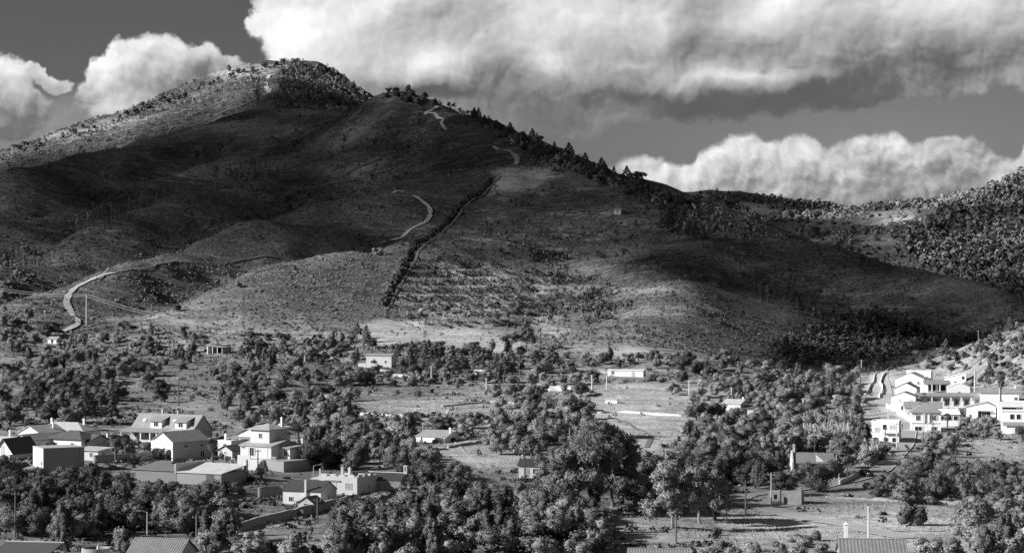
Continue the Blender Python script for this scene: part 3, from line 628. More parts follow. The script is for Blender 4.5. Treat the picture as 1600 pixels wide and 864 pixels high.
    def flat(s, x0, x1, y0, y1, z, m=None, ph=.55, pt=.25, deck=None):
        b = B(); e = .03
        b.box(x0-e, x1+e, y0-e, y0+pt, z, z+ph); b.box(x0-e, x1+e, y1-pt, y1+e, z, z+ph); b.box(x0-e, x0+pt, y0+pt, y1-pt, z, z+ph-.004); b.box(x1-pt, x1+e, y0+pt, y1-pt, z, z+ph-.004)
        b.link('parapet', m or s.m, s.o); return B().box(x0+.02, x1-.02, y0+.02, y1-.02, z, z+.06).link('roof', deck or CONC, s.o)
    def _face(s, face, r):
        x0, x1, y0, y1 = r or s.r
        return {'F': ((x0+x1)/2, y0, 1, 0, 0, -1), 'B': ((x0+x1)/2, y1, -1, 0, 0, 1), 'R': (x1, (y0+y1)/2, 0, 1, 1, 0), 'L': (x0, (y0+y1)/2, 0, -1, -1, 0)}[face]
    def panel(s, face, u, z, w, h, depth0, depth1, r=None):
        cx, cy, ux, uy, nx, ny = s._face(face, r); b = B()
        xs = sorted((cx+ux*(u-w/2)+nx*depth0, cx+ux*(u+w/2)+nx*depth1)); ys = sorted((cy+uy*(u-w/2)+ny*depth0, cy+uy*(u+w/2)+ny*depth1))
        return b.box(xs[0], xs[1], ys[0], ys[1], z, z+h)
    def win(s, face, u, z, w=1.0, h=1.1, r=None, bars=True, fm=None, gm=None, shut=False):
        f = B()
        for q in ((u-w/2, z, .09, h), (u+w/2, z, .09, h)): b = s.panel(face, q[0], q[1]-.05, q[2], q[3]+.1, -.02, .09, r); f.v += b.v; f.f += [[i+len(f.v)-8 for i in ff] for ff in b.f]
        for zz in (z-.09, z+h): b = s.panel(face, u, zz, w+.16, .09, -.02, .085, r); f.v += b.v; f.f += [[i+len(f.v)-8 for i in ff] for ff in b.f]
        if bars: b = s.panel(face, u, z, .07, h, -.02, .07, r); f.v += b.v; f.f += [[i+len(f.v)-8 for i in ff] for ff in b.f]
        o = f.link('window', fm or FRAME, s.o)
        s.panel(face, u, z, w, h, -.015, .035, r).link('pane', gm or GLASS, o)
        if shut:
            for k in (-1, 1): s.panel(face, u+k*(w*.5+.3), z-.02, .42, h+.04, -.01, .06, r).link('shutter', SHUT, o)
        return o
    def door(s, face, u, w=1.0, h=2.1, z=0.0, m=None, r=None):
        o = s.panel(face, u, z, w, h, -.02, .05, r).link('door', m or DOORM, s.o); s.panel(face, u+w*.35, z+h*.48, .08, .14, .05, .1, r).link('handle', METAL, o); return o
    def garage(s, face, u, w=2.6, h=2.3, m=None, r=None):
        o = s.panel(face, u, 0, w, h, -.02, .04, r).link('garage_door', m or FRAME, s.o); s.panel(face, u, h*.5, w-.1, .05, .04, .055, r).link('seam', SHUT, o); return o
    def chimney(s, x, y, z, h=1.4, w=.5, m=None):
        o = B().box(x-w/2, x+w/2, y-w/2, y+w/2, z-.6, z+h).link('chimney', m or WHITE, s.o); B().box(x-w/2-.09, x+w/2+.09, y-w/2-.09, y+w/2+.09, z+h-.05, z+h+.1).box(x-w*.3, x+w*.3, y-w*.3, y+w*.3, z+h+.08, z+h+.3).link('cap', m or WHITE, o); return o
    def posts(s, xs, y, z0, z1, w=.25, m=None):
        for x in xs: B().box(x-w/2, x+w/2, y-w/2, y+w/2, z0, z1).link('post', m or WHITE, s.o)
    def aerial(s, x, y, z, h=2.5):
        b = B().tube([(x, y, z-.3), (x, y, z+h)], .05, .04, 5); b.box(x-.6, x+.6, y-.03, y+.03, z+h-.3, z+h-.24).box(x-.4, x+.4, y-.03, y+.03, z+h-.7, z+h-.64); return b.link('aerial', METAL, s.o)
    def railing(s, x0, x1, y, z, h=.95, n=10, m=None):
        b = B().box(x0, x1, y-.04, y+.04, z+h-.07, z+h)
        for i in range(n): x = x0+(x1-x0)*(i+.5)/n; b.box(x-.05, x+.05, y-.03, y+.03, z, z+h-.07)
        return b.link('railing', m or WHITE, s.o)
    def solar(s, x, y, z, w, d, tilt=.5):
        for i in range(2):
            xx = x+(i-.5)*(w+.15); o = B().slab([(xx-w/2, y-d/2, z+.15), (xx+w/2, y-d/2, z+.15), (xx+w/2, y+d/2, z+.15+d*tilt), (xx-w/2, y+d/2, z+.15+d*tilt)], .08).link('solar_panel', SOLAR, s.o)
            B().box(xx-w/2+.05, xx+w/2-.05, y+d/2-.1, y+d/2-.02, z-.1, z+d*tilt).link('stand', METAL, o)

# ---- long farmhouse with porch and dormers
h = House('farmhouse', 'long grey tiled farmhouse with two dormers and a columned porch', 268, 687, -28, 'the long farmhouse with dormers', r=14)
h.block(-10.5, 10.5, -4.5, 4.5, -2.5, 2.9, GREYW); h.gable(-10.5, 10.5, -4.5, 4.5, 2.9, 7.0, 'x', R_TILE, wall=GREYW)
h.shed(-11.5, 4.2, -8.0, -4.6, 2.35, 3.05, 'y', R_TILE, over=.2); h.posts((-11.2, -7.6, -4.4, -1.2, 1.0, 3.8), -7.8, -1.0, 2.35, .28, CREAM)
B().box(-11.4, 4.0, -8.0, -4.51, -1.5, .12).link('porch_floor', CONC, h.o)
h.r = (-10.5, 10.5, -4.5, 4.5)
for u in (-8.5, -5, -2, 1.2): h.win('F', u, .7, 1.3, 1.5)
h.door('F', 3.2, 1.1, 2.2)
B().box(4.4, 10.4, -7.2, -4.51, -2.0, 2.6).link('garage_wing', CREAM, h.o); B().slab([(4.0, -7.8, 2.75), (10.9, -7.8, 2.75), (10.9, -4.3, 3.4), (4.0, -4.3, 3.4)], .2).link('garage_roof', R_PALE, h.o)
r = (4.4, 10.4, -7.2, -4.5); h.garage('F', 1.0, 2.6, 2.2, r=r); h.door('F', -1.8, 1.0, 2.1, m=DARKW, r=r)
for xx, op in ((-2.0, 0), (6.4, 1)):
    d = B().box(xx-1.9, xx+1.9, -4.2, -1.0, 3.0, 5.3).link('dormer', CREAM, h.o)
    B().slab([(xx-2.2, -4.6, 5.2), (xx+2.2, -4.6, 5.2), (xx+2.2, -.3, 6.55), (xx-2.2, -.3, 6.55)], .15).link('dormer_roof', R_TILE, d)
    h.win('F', 0, 3.75, 1.5, 1.2, r=(xx-1.9, xx+1.9, -4.2, -1.0), gm=GLASS if not op else DARKW)
h.chimney(-3.8, 1.0, 6.6, 1.2, .5, MIDW); h.chimney(1.6, .8, 6.7, .9, .4, MIDW); h.aerial(10.0, 1.0, 6.0, 2.6)
for xx in (-7.5, 2.8): B().slab([(xx-.5, -2.6, 4.95), (xx+.5, -2.6, 4.95), (xx+.5, -1.9, 5.6), (xx-.5, -1.9, 5.6)], .08).link('skylight', FRAME, h.o)
# ---- arcaded house
h = House('arcaded_house', 'white gabled house with three arches under its front gable', 284, 716, -42, 'the house with three arches', r=10)
h.block(-4.2, 4.2, -6, 8, -2.5, 4.7, MIDW); h.gable(-4.2, 4.2, -6, 5, 4.7, 7.0, 'y', R_TILE, wall=WHITE)  # side walls take a darker render that carries their shade
B().slab([(-4.5, 5.4, 5.2), (4.5, 5.4, 4.95), (4.5, 8.3, 4.95), (-4.5, 8.3, 5.2)], .2).link('rear_roof', R_TILE, h.o)
fr = B().box(-4.3, 4.3, -6.25, -6.02, 2.9, 4.68)
for x in (-4.1, -1.38, 1.38, 4.1): fr.box(x-.2-.02, x+.2, -6.25, -6.02, -2, 2.9)
fr.link('arcade', WHITE, h.o)
for x in (-2.75, 0, 2.75):
    p = [(x-1.1, -6.06, 0), (x+1.1, -6.06, 0)]+[(x+1.1*math.cos(t), -6.06, 1.75+1.1*math.sin(t)) for t in np.linspace(0, math.pi, 10)]
    B().poly(p).link('arch', DARKW, h.o)
    sp = B()
    for i in range(9):
        t0, t1 = math.pi*i/9, math.pi*(i+1)/9; q0, q1 = (x+1.1*math.cos(t0), 1.75+1.1*math.sin(t0)), (x+1.1*math.cos(t1), 1.75+1.1*math.sin(t1))
        sp.poly([(q0[0], -6.2, q0[1]), (q1[0], -6.2, q1[1]), (q1[0], -6.2, 2.95), (q0[0], -6.2, 2.95)])
    sp.link('spandrel', WHITE, h.o)
B().box(-4.35, 4.35, -6.4, -6.2, 2.75, 2.95).link('string_course', CREAM, h.o)
h.r = (-4.2, 4.2, -6, 8)
for u, z, w, hh in ((-3, 3.0, 1.2, .7), (-2, .8, .6, .7), (2.0, 3.0, 1.2, .7), (2.2, .4, 1.3, 1.5), (6, .5, 1.0, 1.3)): h.win('R', u, z, w, hh)
# ---- tan two-storey house on its terrace
h = House('terraced_villa', 'tan two-storey villa with stacked hip roofs on a high terrace', 420, 728, -36, 'the tan two-storey villa', r=11, dz=2.2)
h.block(-5.0, 5.0, -4.5, 4.5, -3.0, 3.0, CREAM); h.gable(-5.0, 5.0, -4.5, 4.5, 3.0, 4.3, 'x', R_PALE, wall=MIDW, split=.6)
h.r = (-5, 5, -4.5, 4.5); h.win('F', -1.2, .5, 1.4, 1.9, shut=True); h.win('F', 2.9, .3, 1.7, 2.1, fm=FRAME, gm=FRAME); h.win('R', -1.0, .3, 1.8, 2.0, gm=SHUT); h.win('F', -4.0, 2.2, 1.2, .3, bars=False)
B().box(-3.5, 2.6, -2.6, 3.6, 3.2, 6.6).link('upper_wall', CREAM, h.o); h.hip(-3.5, 2.6, -2.6, 3.6, 6.75, 8.0, R_PALE, over=.7)
h.win('F', .2, 4.6, 1.0, 1.1, r=(-3.5, 2.6, -2.6, 3.6)); h.win('R', -.3, 4.5, 1.4, 1.1, r=(-3.5, 2.6, -2.6, 3.6), gm=SHUT); h.chimney(2.0, 2.4, 7.6, 1.6, .45)
B().box(5.05, 8.2, -1.5, 4.2, -2, 2.6).link('side_wing', CREAM, h.o); B().slab([(4.9, -2.0, 2.65), (8.7, -2.0, 2.65), (8.7, 4.5, 3.1), (4.9, 4.5, 3.1)], .18).link('wing_roof', R_PALE, h.o); h.win('F', .3, .7, 1.1, 1.4, r=(5, 8.2, -1.5, 4.2)); h.chimney(7.6, 3.5, 3.0, 1.3, .35)
B().box(-2.6, 5.4, -8.0, -4.52, -4.5, .05).link('terrace', CREAM, h.o); B().box(5.42, 11.5, -7.2, 3.0, -4.5, -.1).link('terrace_wall', MIDW, h.o); h.railing(5.6, 9.0, -7.0, -.1, .95, 9)
B().box(-2.5, 1.6, -8.05, -7.85, .05, .9).link('terrace_parapet', CREAM, h.o)
st = B()
for i in range(9): st.box(1.8, 5.2, -8.1-i*.32-.3, -8.02-i*.32+.02, -5, -.15-i*.34)
st.link('stair', CREAM, h.o)
# ---- white houses behind the villa
h = House('white_house', 'white gabled house with a dark roof behind the tan villa', 412, 700, -34, 'the white house behind the villa', r=9)
h.block(-4.5, 4.5, -5.5, 5.5, -2, 3.8, WHITE); h.gable(-4.5, 4.5, -5.5, 5.5, 3.8, 5.6, 'y', R_DARK, over=.4)
B().slab([(-5.4, -8.3, 3.0), (4.2, -8.3, 3.0), (4.2, -5.5, 3.3), (-5.4, -5.5, 3.3)], .15).link('porch_roof', R_TILE, h.o); h.posts((-5.1, -1, 3.9), -8.1, -1, 3.0, .25)
h.win('F', -1, .6, 1.2, 1.2); h.win('R', -2, .8, 1.1, 1.1); h.chimney(3, 3, 4.6, 1.5, .45)
h = House('white_outbuilding', 'small white flat-roofed outbuilding with a chimney beside the palm', 360, 704, -30, None, r=5)
h.block(-2.6, 2.6, -3, 3, -1.5, 2.5, WHITE); h.flat(-2.6, 2.6, -3, 3, 2.5, ph=.4); h.chimney(-1.5, 0, 2.6, 1.5, .5); h.door('F', .5); h.win('R', 0, .8)
h = House('dark_shed', 'small dark gabled shed below the white outbuilding', 363, 716, -35, None, 'shed', r=4)
h.block(-2.4, 2.4, -2.6, 2.6, -1.5, 2.2, MIDW); h.gable(-2.4, 2.4, -2.6, 2.6, 2.2, 3.4, 'y', R_DARK); h.win('F', 0, 1.2, .7, .6); h.door('F', -1.4, .9, 2)
# ---- plain box house, its shade put into grey walls
h = House('box_house', 'tall plain box house, sunny wall white, shaded walls coloured grey', 92, 734, -60, 'the plain box house', r=9)
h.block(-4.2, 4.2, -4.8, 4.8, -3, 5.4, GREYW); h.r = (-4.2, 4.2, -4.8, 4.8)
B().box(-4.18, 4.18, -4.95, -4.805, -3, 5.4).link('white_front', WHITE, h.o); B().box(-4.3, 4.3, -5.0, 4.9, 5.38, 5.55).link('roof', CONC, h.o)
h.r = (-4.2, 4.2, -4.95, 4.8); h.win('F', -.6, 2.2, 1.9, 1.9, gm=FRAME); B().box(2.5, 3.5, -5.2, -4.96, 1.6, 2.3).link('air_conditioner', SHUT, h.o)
B().box(-4.4, 4.4, -7.6, -4.97, -3, .3).link('annex', MIDW, h.o); B().slab([(-5.2, -8.2, .45), (4.6, -8.2, .45), (4.6, -4.98, .9), (-5.2, -4.98, .9)], .15).link('annex_roof', R_TILE, h.o)
h.door('F', -2.4, 1.6, 2.2, z=-2.2, m=DARKW, r=(-4.4, 4.4, -7.6, -5)); B().box(3.9, 4.28, 3.6, 3.75, -2, 5.2).link('downpipe', METAL, h.o)
# ---- cluster of houses at the far left
h = House('steep_gable_house', 'white house with a steep dark gable next to the plain box house', 26, 714, -24, 'the steep-gabled house', r=7)
h.block(-2.7, 2.7, -5, 5, -2.5, 1.6, WHITE); h.gable(-2.7, 2.7, -5, 5, 1.6, 4.9, 'y', R_DARK, over=.45); h.win('F', -.3, .8, .8, 2.3, gm=SHUT); B().box(.4, 2.6, -5.9, -5.02, -2, 1.0).link('side_porch', MIDW, h.o)
h = House('white_house', 'white house with a low brown roof behind the steep-gabled house', 50, 704, -30, None, r=7)
h.block(-3.4, 3.4, -4, 4, -2, 3.0, WHITE); h.gable(-3.4, 3.4, -4, 4, 3.0, 4.4, 'y', R_TILE); h.win('F', 1.3, 1.2, .9, .9); h.win('R', -1, .8); h.win('R', 2, .8)
h = House('white_house', 'white house with a pale pyramid roof and dark eaves', 66, 694, -33, None, r=7)
h.block(-4, 4, -4.5, 4.5, -2, 3.4, WHITE); h.gable(-4, 4, -4.5, 4.5, 3.4, 5.2, 'y', R_PALE); h.win('R', -2, 1.0); h.chimney(2, 2, 4.3, 1.2, .4)
h = House('broad_house', 'broad house with a wide pale hip roof and two chimneys', 104, 688, -20, 'the pale hip-roofed house', r=10)
h.block(-8, 8, -4.5, 4.5, -2, 2.8, WHITE); h.hip(-8, 8, -4.5, 4.5, 2.9, 5.0, R_PALE, over=.6); h.chimney(-5, .5, 4.2, 1.5, .5); h.chimney(5.2, .5, 4.2, 1.5, .5); h.win('F', -3, .8); h.win('F', 3, .8)
h = House('dark_roofed_house', 'white house with a dark hip roof behind the plain box house', 117, 702, -28, None, r=8)
h.block(-5.5, 5.5, -4, 4, -2, 3.0, WHITE); h.hip(-5.5, 5.5, -4, 4, 3.1, 5.0, R_DARK, over=.6); h.win('F', -3, .9); h.door('F', 2.6, 1.0, 2.0, m=DARKW); h.win('R', 0, 1.1, .7, .7)
h = House('grey_house', 'grey gabled house with one small window beside the dark hip roof', 142, 704, -38, None, r=7)
h.block(-3.5, 3.5, -4, 4, -2, 2.6, MIDW); h.gable(-3.5, 3.5, -4, 4, 2.6, 4.2, 'x', R_DARK); h.win('R', .5, 2.2, .6, .7); h.win('F', 0, .8); h.chimney(3.0, 3.0, 2.7, 1.4, .4)
h = House('lean_to', 'low flat lean-to with pale eaves right of the plain box house', 146, 718, -30, None, 'outbuilding', r=5)
h.block(-3.8, 3.8, -2.5, 2.5, -2, 2.4, MIDW); h.shed(-3.8, 3.8, -2.5, 2.5, 2.4, 2.8, 'y', R_PALE, .5); h.door('R', -.5, .9, 2.0); h.win('F', 1.5, .8)
h = House('white_house', 'low white house with a flat dark porch at the edge of the cluster', 6, 706, -25, None, r=6)
h.block(-4, 4, -3.5, 3.5, -2, 2.8, WHITE); h.gable(-4, 4, -3.5, 3.5, 2.8, 4.0, 'x', R_PALE); h.win('F', 1.5, .8); h.door('F', -1.2); h.chimney(2.0, 0, 3.6, 1.8, .4)
# ---- workshop with two sheet roofs
h = House('workshop', 'long low workshop, half its sheet roof grey and half white', 296, 750, -26, 'the long workshop', r=13)
h.block(-11.5, 0, -5, 5, -2.5, 2.3, GREYW); h.shed(-11.5, -.3, -5, 5, 2.3, 3.4, 'y', R_GREY, .3); B().box(-.25, .1, -5.3, 5.3, 2.0, 4.0).link('fire_wall', CREAM, h.o)
B().box(.12, 12, -5, 5, -2.5, 2.2).link('wall', MIDW, h.o); B().slab([(.12, -5.3, 2.25), (12.3, -5.3, 2.25), (12.3, 5.3, 3.55), (.12, 5.3, 3.55)], .14).link('white_roof', R_WHITE, h.o)
h.solar(-4.8, 2.6, 3.2, 1.3, 2.0); h.win('F', -6, .6, r=(-11.5, 0, -5, 5)); h.door('F', 3.0, 2.0, 1.9, r=(.12, 12, -5, 5)); B().box(11.7, 12.4, 4.2, 4.9, 2.0, 4.6).link('chimney', WHITE, h.o)
# ---- white gabled house with the shed in front
h = House('white_cottage', 'white cottage with a dark slate roof and a slim white chimney', 484, 788, -20, 'the dark-roofed white cottage', r=8)
h.block(-4.2, 4.2, -3.6, 3.6, -2.5, 3.1, WHITE); h.gable(-4.2, 4.2, -3.6, 3.6, 3.1, 4.9, 'x', R_DARK, over=.15); h.win('F', -2.4, 1.0, .9, .8); h.win('F', 2.8, .9, .8, 1.0); h.chimney(1.0, -3.85, 2.5, 2.6, .4); h.win('R', 0, 1.2, .7, .8)
h = House('tin_shed', 'small dark ruined shed with a tattered ridge roof against the cottage', 486, 800, -30, None, 'shed', r=4)
h.block(-1.8, 1.8, -1.6, 1.6, -1.5, 1.9, STONE); h.gable(-1.8, 1.8, -1.6, 1.6, 1.9, 3.0, 'y', R_DARK, over=.25); h.win('F', 0, 0, 1.0, 1.6, bars=False, fm=STONE, gm=DARKW); h.panel('L', 0, 0, 1.4, 1.6, -.02, .03).link('opening', DARKW, h.o)
# ---- flat-roofed white house
h = House('flat_roof_house', 'white flat-roofed house with a balustraded roof terrace and two chimneys', 548, 768, -27, 'the flat-roofed white house', r=9)
h.block(-5.2, 4.2, -4.2, 4.2, -2.5, 3.2, WHITE); h.flat(-5.2, 4.2, -4.2, 4.2, 3.2, ph=.35); h.r = (-5.2, 4.2, -4.2, 4.2)
for i in range(4): B().box(-4.9+i*2.3, -3.5+i*2.3, -4.18, -3.98, 3.55, 4.05).link('balustrade', WHITE, h.o)
for i in range(3): B().box(3.98, 4.18, -3.6+i*2.4, -2.2+i*2.4, 3.55, 4.05).link('balustrade', WHITE, h.o)
B().box(-3.9, 0, -4.5, -4.22, 2.5, 2.75).link('canopy', MIDW, h.o); h.door('F', -3.0, 1.2, 2.3, m=SHUT); h.door('F', -1.3, 1.7, 2.3, m=FRAME); h.win('F', 2.6, .9, 1.6, 1.3, gm=SHUT); h.win('R', .5, .9, .6, .7)
B().box(-7.6, -5.25, -3.4, 2.5, -2.5, 2.7).link('side_wing', WHITE, h.o); B().slab([(-7.9, -3.7, 2.8), (-5.25, -3.7, 2.8), (-5.25, 2.8, 3.3), (-7.9, 2.8, 3.3)], .15).link('wing_roof', R_WHITE, h.o); h.win('F', 0, .3, 1.3, 2.0, r=(-7.6, -5.2, -3.4, 2.5)); h.chimney(-3, 1.5, 3.3, 1.5, .5); h.chimney(-1.3, 1.7, 3.3, 1.5, .55); h.chimney(-5.2, -4.0, 3.2, 1.6, .3)
h.solar(-.2, 2.0, 3.3, .6, .8)
h = House('tiled_annex', 'low dark tiled annex with a small white bell turret', 606, 764, -22, None, 'outbuilding', r=6)
h.block(-4.4, 4.4, -2.8, 2.8, -2, 2.2, STONE); h.gable(-4.4, 4.4, -2.8, 2.8, 2.2, 3.5, 'x', R_DARK, over=.1); B().box(-4.6, 4.6, -.15, .15, 3.5, 3.66).link('ridge_cap', WHITE, h.o)
t = B().box(3.9, 4.7, -.3, .3, 3.3, 3.9).box(3.9, 4.12, -.3, .3, 3.9, 4.9).box(4.48, 4.7, -.3, .3, 3.9, 4.9).box(3.85, 4.75, -.35, .35, 4.9, 5.15); t.link('bell_turret', WHITE, h.o); h.win('R', 0, .8, .7, .9, gm=DARKW)
# ---- low houses among trees
h = House('low_house', 'low white house with a broad grey roof under the spreading tree', 684, 689, -24, 'the low grey-roofed house', r=7, dz=-.7)
h.block(-4.6, 4.6, -4, 4, -2, 2.2, WHITE); h.gable(-4.6, 4.6, -4, 4, 2.2, 3.6, 'x', R_GREY, over=.2, split=.75); h.chimney(4.0, -.5, 3.0, 1.2, .45); h.win('F', 2.8, .8, .6, .6); B().box(1.8, 4.7, -5.6, -4.02, -2, 2.0).link('annex', WHITE, h.o); h.panel('R', 0, -.5, 3, 2.2, 0, .03).link('opening', DARKW, h.o)
h = House('small_house', 'tiny white house with a dark roof half hidden by eucalyptus', 828, 744, -15, 'the tiny house by the eucalyptus', r=4.5)
h.block(-2.0, 4.0, -2.5, 2.5, -2, 2.8, WHITE); h.gable(-2.0, 4.0, -2.5, 2.5, 2.8, 4.0, 'x', R_DARK); h.door('F', -1.0, 1.0, 2.0, m=MIDW); h.chimney(-1.8, 0, 3.2, 1.5, .3); h.win('F', .8, .9, .9, 1.0)
h = House('gable_cottage', 'white cottage with a raised white end gable and grey roof beside the road', 1270, 744, -5, 'the cottage with the white end gable', r=8, dz=.4)
h.block(-4.6, 4.6, -3.5, 3.5, -2.5, 3.0, GREYW); h.gable(-4.6, 4.6, -3.5, 3.5, 3.0, 5.0, 'x', R_GREY, over=.1); e = B()
e.poly([(-4.95, -3.9, -2), (-4.95, 3.9, -2), (-4.95, 3.9, 3.2), (-4.95, 0, 5.6), (-4.95, -3.9, 3.2)]); e.poly([(-4.62, -3.9, -2), (-4.62, -3.9, 3.2), (-4.62, 0, 5.6), (-4.62, 3.9, 3.2), (-4.62, 3.9, -2)])
for a, b_ in (((-3.9, -2), (-3.9, 3.2)), ((-3.9, 3.2), (0, 5.6)), ((0, 5.6), (3.9, 3.2)), ((3.9, 3.2), (3.9, -2))): e.poly([(-4.95, a[0], a[1]), (-4.95, b_[0], b_[1]), (-4.62, b_[0], b_[1]), (-4.62, a[0], a[1])])
e.link('end_gable', WHITE, h.o); h.chimney(-4.3, 0, 5.2, 1.5, .5)
B().slab([(.6, -3.3, 3.25), (5.0, -2.6, 3.35), (.6, .2, 5.1)], .1).link('roof_patch', R_WHITE, h.o); h.win('F', -1.5, .9); B().poly([(-1.0, -3.56, 1.9), (2.4, -3.56, 2.3), (.2, -3.56, .4)]).link('plaster_patch', WHITE, h.o); h.aerial(.5, 1.0, 5, 3.0)
# ---- roofless stone ruin by the road
h = House('stone_ruin', 'roofless stone ruin with a dark doorway beside the asphalt bend', 1228, 786, -16, 'the roofless stone ruin', 'ruin', r=5)
w = B().box(-3.3, -2.2, -2, -1.5, -1, 2.7).box(-2.2, -1.5, -2, -1.5, -1, .9).box(-2.2, -1.5, -2, -1.5, 1.9, 2.7).box(-1.5, -.2, -2, -1.5, -1, 2.75).box(-.2, .6, -2, -1.5, 2.15, 2.7).box(.6, 3.4, -2, -1.5, -1, 2.6)
w.link('front_wall', STONE, h.o); B().box(-3.3, 3.4, 1.6, 2.1, -1, 2.4).link('rear_wall', STONE, h.o); B().box(-3.3, -2.8, -1.5, 1.6, -1, 2.5).link('side_wall', STONE, h.o)
s_ = B().box(2.9, 3.4, -1.5, 1.6, -1, 2.7).box(2.85, 3.35, -1.9, -.7, 2.6, 3.4).box(2.9, 3.3, -.9, .2, 2.7, 3.1); s_.link('side_wall', STONE, h.o); B().box(-1.3, -.9, -2.15, -2.0, -1, 2.9).link('buttress', STONE, h.o)
# ---- white village on the right
h = House('corner_house', 'white flat-roofed two-storey house at the corner of the village road', 1386, 688, -17, 'the flat-roofed corner house', r=7, dz=-.4)
h.block(-4.0, 3.6, -3.4, 3.4, -3, 5.4, WHITE); h.flat(-4.0, 3.6, -3.4, 3.4, 5.4, ph=.7); h.r = (-4.0, 3.6, -3.4, 3.4); h.win('F', -2.2, 3.0, 1.4, 1.2, gm=SHUT); h.door('F', -.1, 1.0, 2.1, z=2.9, m=DARKW); h.win('F', 2.1, 2.9, 1.6, 2.0, gm=SHUT)
B().box(-.8, 3.5, -4.4, -3.42, 2.7, 2.88).link('balcony', WHITE, h.o); B().box(-.8, 3.5, -4.4, -4.28, 2.9, 3.7).link('balcony_parapet', WHITE, h.o)
for u in (-2.6, .2, 2.6): h.win('F', u, .2, 1.3, 1.2, bars=False, gm=DARKW)
B().box(-5.6, -4.02, -2.4, 2, -3, 1.6).link('annex', WHITE, h.o); h.win('R', 0, 3.2, .8, 1.0)
h = House('hip_roof_house', 'white two-storey house with a grey hip roof and balcony arches', 1447, 674, -8, 'the hip-roofed white house', r=8)
h.block(-4.4, 4.0, -3.6, 3.6, -3, 5.6, WHITE); h.hip(-4.4, 4.0, -3.6, 3.6, 5.75, 8.3, R_TILE, over=.5, inset=4.2); h.r = (-4.4, 4, -3.6, 3.6); h.win('F', -2.4, 3.4, 1.2, 1.4); h.win('F', 2.2, 3.4, 1.2, 1.4, shut=True); h.door('F', -.1, 1.0, 2.1, z=2.9, m=FRAME); h.win('F', -2.3, .4, 2.0, 1.1); h.win('F', 2.2, .4, 1.6, 1.1); B().box(-4.5, 4.1, -3.75, -3.6, 2.55, 2.75).link('string_course', CREAM, h.o)
for x in (-.75, .6): B().box(x-.12, x+.12, -3.95, -3.7, 2.75, 5.55).link('column', WHITE, h.o)
h = House('veranda_house', 'low white house with a row of dark veranda windows beside the hip roof', 1480, 664, -8, None, r=6)
h.block(-3.2, 3.4, -2.6, 3, -3, 3.4, WHITE); h.shed(-3.2, 3.4, -2.6, 3, 3.4, 4.5, 'y', R_WHITE, .3); h.r = (-3.2, 3.4, -2.6, 3)
for u in (-1.9, .4, 2.2): h.win('F', u, 1.7, 1.3, 1.2, bars=False)
h.chimney(3.0, 2.0, 3.6, 1.3, .4)
h = House('gabled_villa', 'big white gabled villa with two small windows above the village', 1426, 612, -24, 'the big white gabled villa', r=10)
h.block(-5.2, 5.2, -5, 5, -4, 5.0, WHITE); h.gable(-5.2, 5.2, -5, 5, 5.0, 7.2, 'y', R_PALE, over=.2); h.r = (-5.2, 5.2, -5, 5); h.win('F', .3, 3.0, .7, 1.1, gm=DARKW, shut=True); h.win('F', 3.2, 2.8, .7, 1.1, gm=DARKW, shut=True); h.chimney(4.2, 2, 6.0, 1.2, .5)
B().box(-3.4, 5.6, 5.02, 9, -2, 7.4).link('rear_block', WHITE, h.o); B().box(-3.5, 5.7, 5.0, 9.1, 7.4, 7.55).link('rear_roof', R_WHITE, h.o)
h = House('porch_house', 'long white porch with dark openings beside the big gabled villa', 1461, 614, -8, None, r=7)
h.block(-3.6, 5.0, -1, 3.5, -3, 3.6, WHITE); B().slab([(-4.2, -4.2, 3.5), (5.4, -4.2, 3.5), (5.4, 3.6, 4.5), (-4.2, 3.6, 4.5)], .2).link('roof', R_TILE, h.o); h.posts((-3.9, -1.4, 1.4, 5.1), -4.0, -2, 3.4, .35); h.r = (-3.6, 5, -1, 3.5)
h.panel('F', -1.9, .4, 2.6, 2.6, 0, .03).link('opening', DARKW, h.o); h.panel('F', 1.6, .4, 2.4, 2.6, 0, .03).link('opening', DARKW, h.o); h.railing(-3.8, 5.0, -4.0, 0, 1.0, 14); B().box(-4.1, 5.3, -4.2, -1.02, -3, 0).link('terrace', WHITE, h.o); B().box(-4.1, 5.3, -1.0, 3.4, -3.02, -.01).link('plinth', WHITE, h.o)
h = House('white_terrace_house', 'white gabled terrace house with a dark verge just below the big villa', 1418, 628, -22, None, r=7)
h.block(-3.6, 3.6, -3.5, 3.5, -4, 4.8, WHITE); h.gable(-3.6, 3.6, -3.5, 3.5, 4.8, 6.6, 'y', R_TILE, over=.2); h.win('F', 1, 2.5, .7, .9)
h = House('white_terrace_house', 'white gabled terrace house with a lean-to roof above the road junction', 1414, 641, -20, 'the lower gabled terrace house', r=7)
h.block(-3.8, 3.8, -3.2, 3.2, -4, 4.6, WHITE); h.gable(-3.8, 3.8, -3.2, 3.2, 4.6, 6.0, 'y', R_TILE, over=.15); h.r = (-3.8, 3.8, -3.2, 3.2); h.win('F', -1.2, 2.6, .9, .9, gm=SHUT); h.win('F', 2.3, 2.5, 1.0, .9, gm=SHUT); h.door('F', 1.0, .9, 2.0, m=DARKW); B().box(-3.6, -.6, -4.4, -3.22, -3, 1.6).link('annex', CREAM, h.o)
B().slab([(3.82, -3.0, 3.0), (8.6, -3.0, 1.6), (8.6, 3.0, 1.6), (3.82, 3.0, 3.6)], .15).link('lean_to_roof', R_GREY, h.o); B().box(3.82, 8.2, -2.6, 2.8, -3, 1.5).link('lean_to', WHITE, h.o)
h = House('tiled_house', 'low white house with a long grey tiled slope beside the araucaria', 1441, 648, -8, None, r=7)
h.block(-5.6, 6.0, -2.8, 2.8, -3, 2.4, WHITE); h.gable(-5.6, 6.0, -2.8, 2.8, 2.4, 4.2, 'x', R_TILE, over=.2); h.win('F', -2, .8); h.win('F', 3, .8)
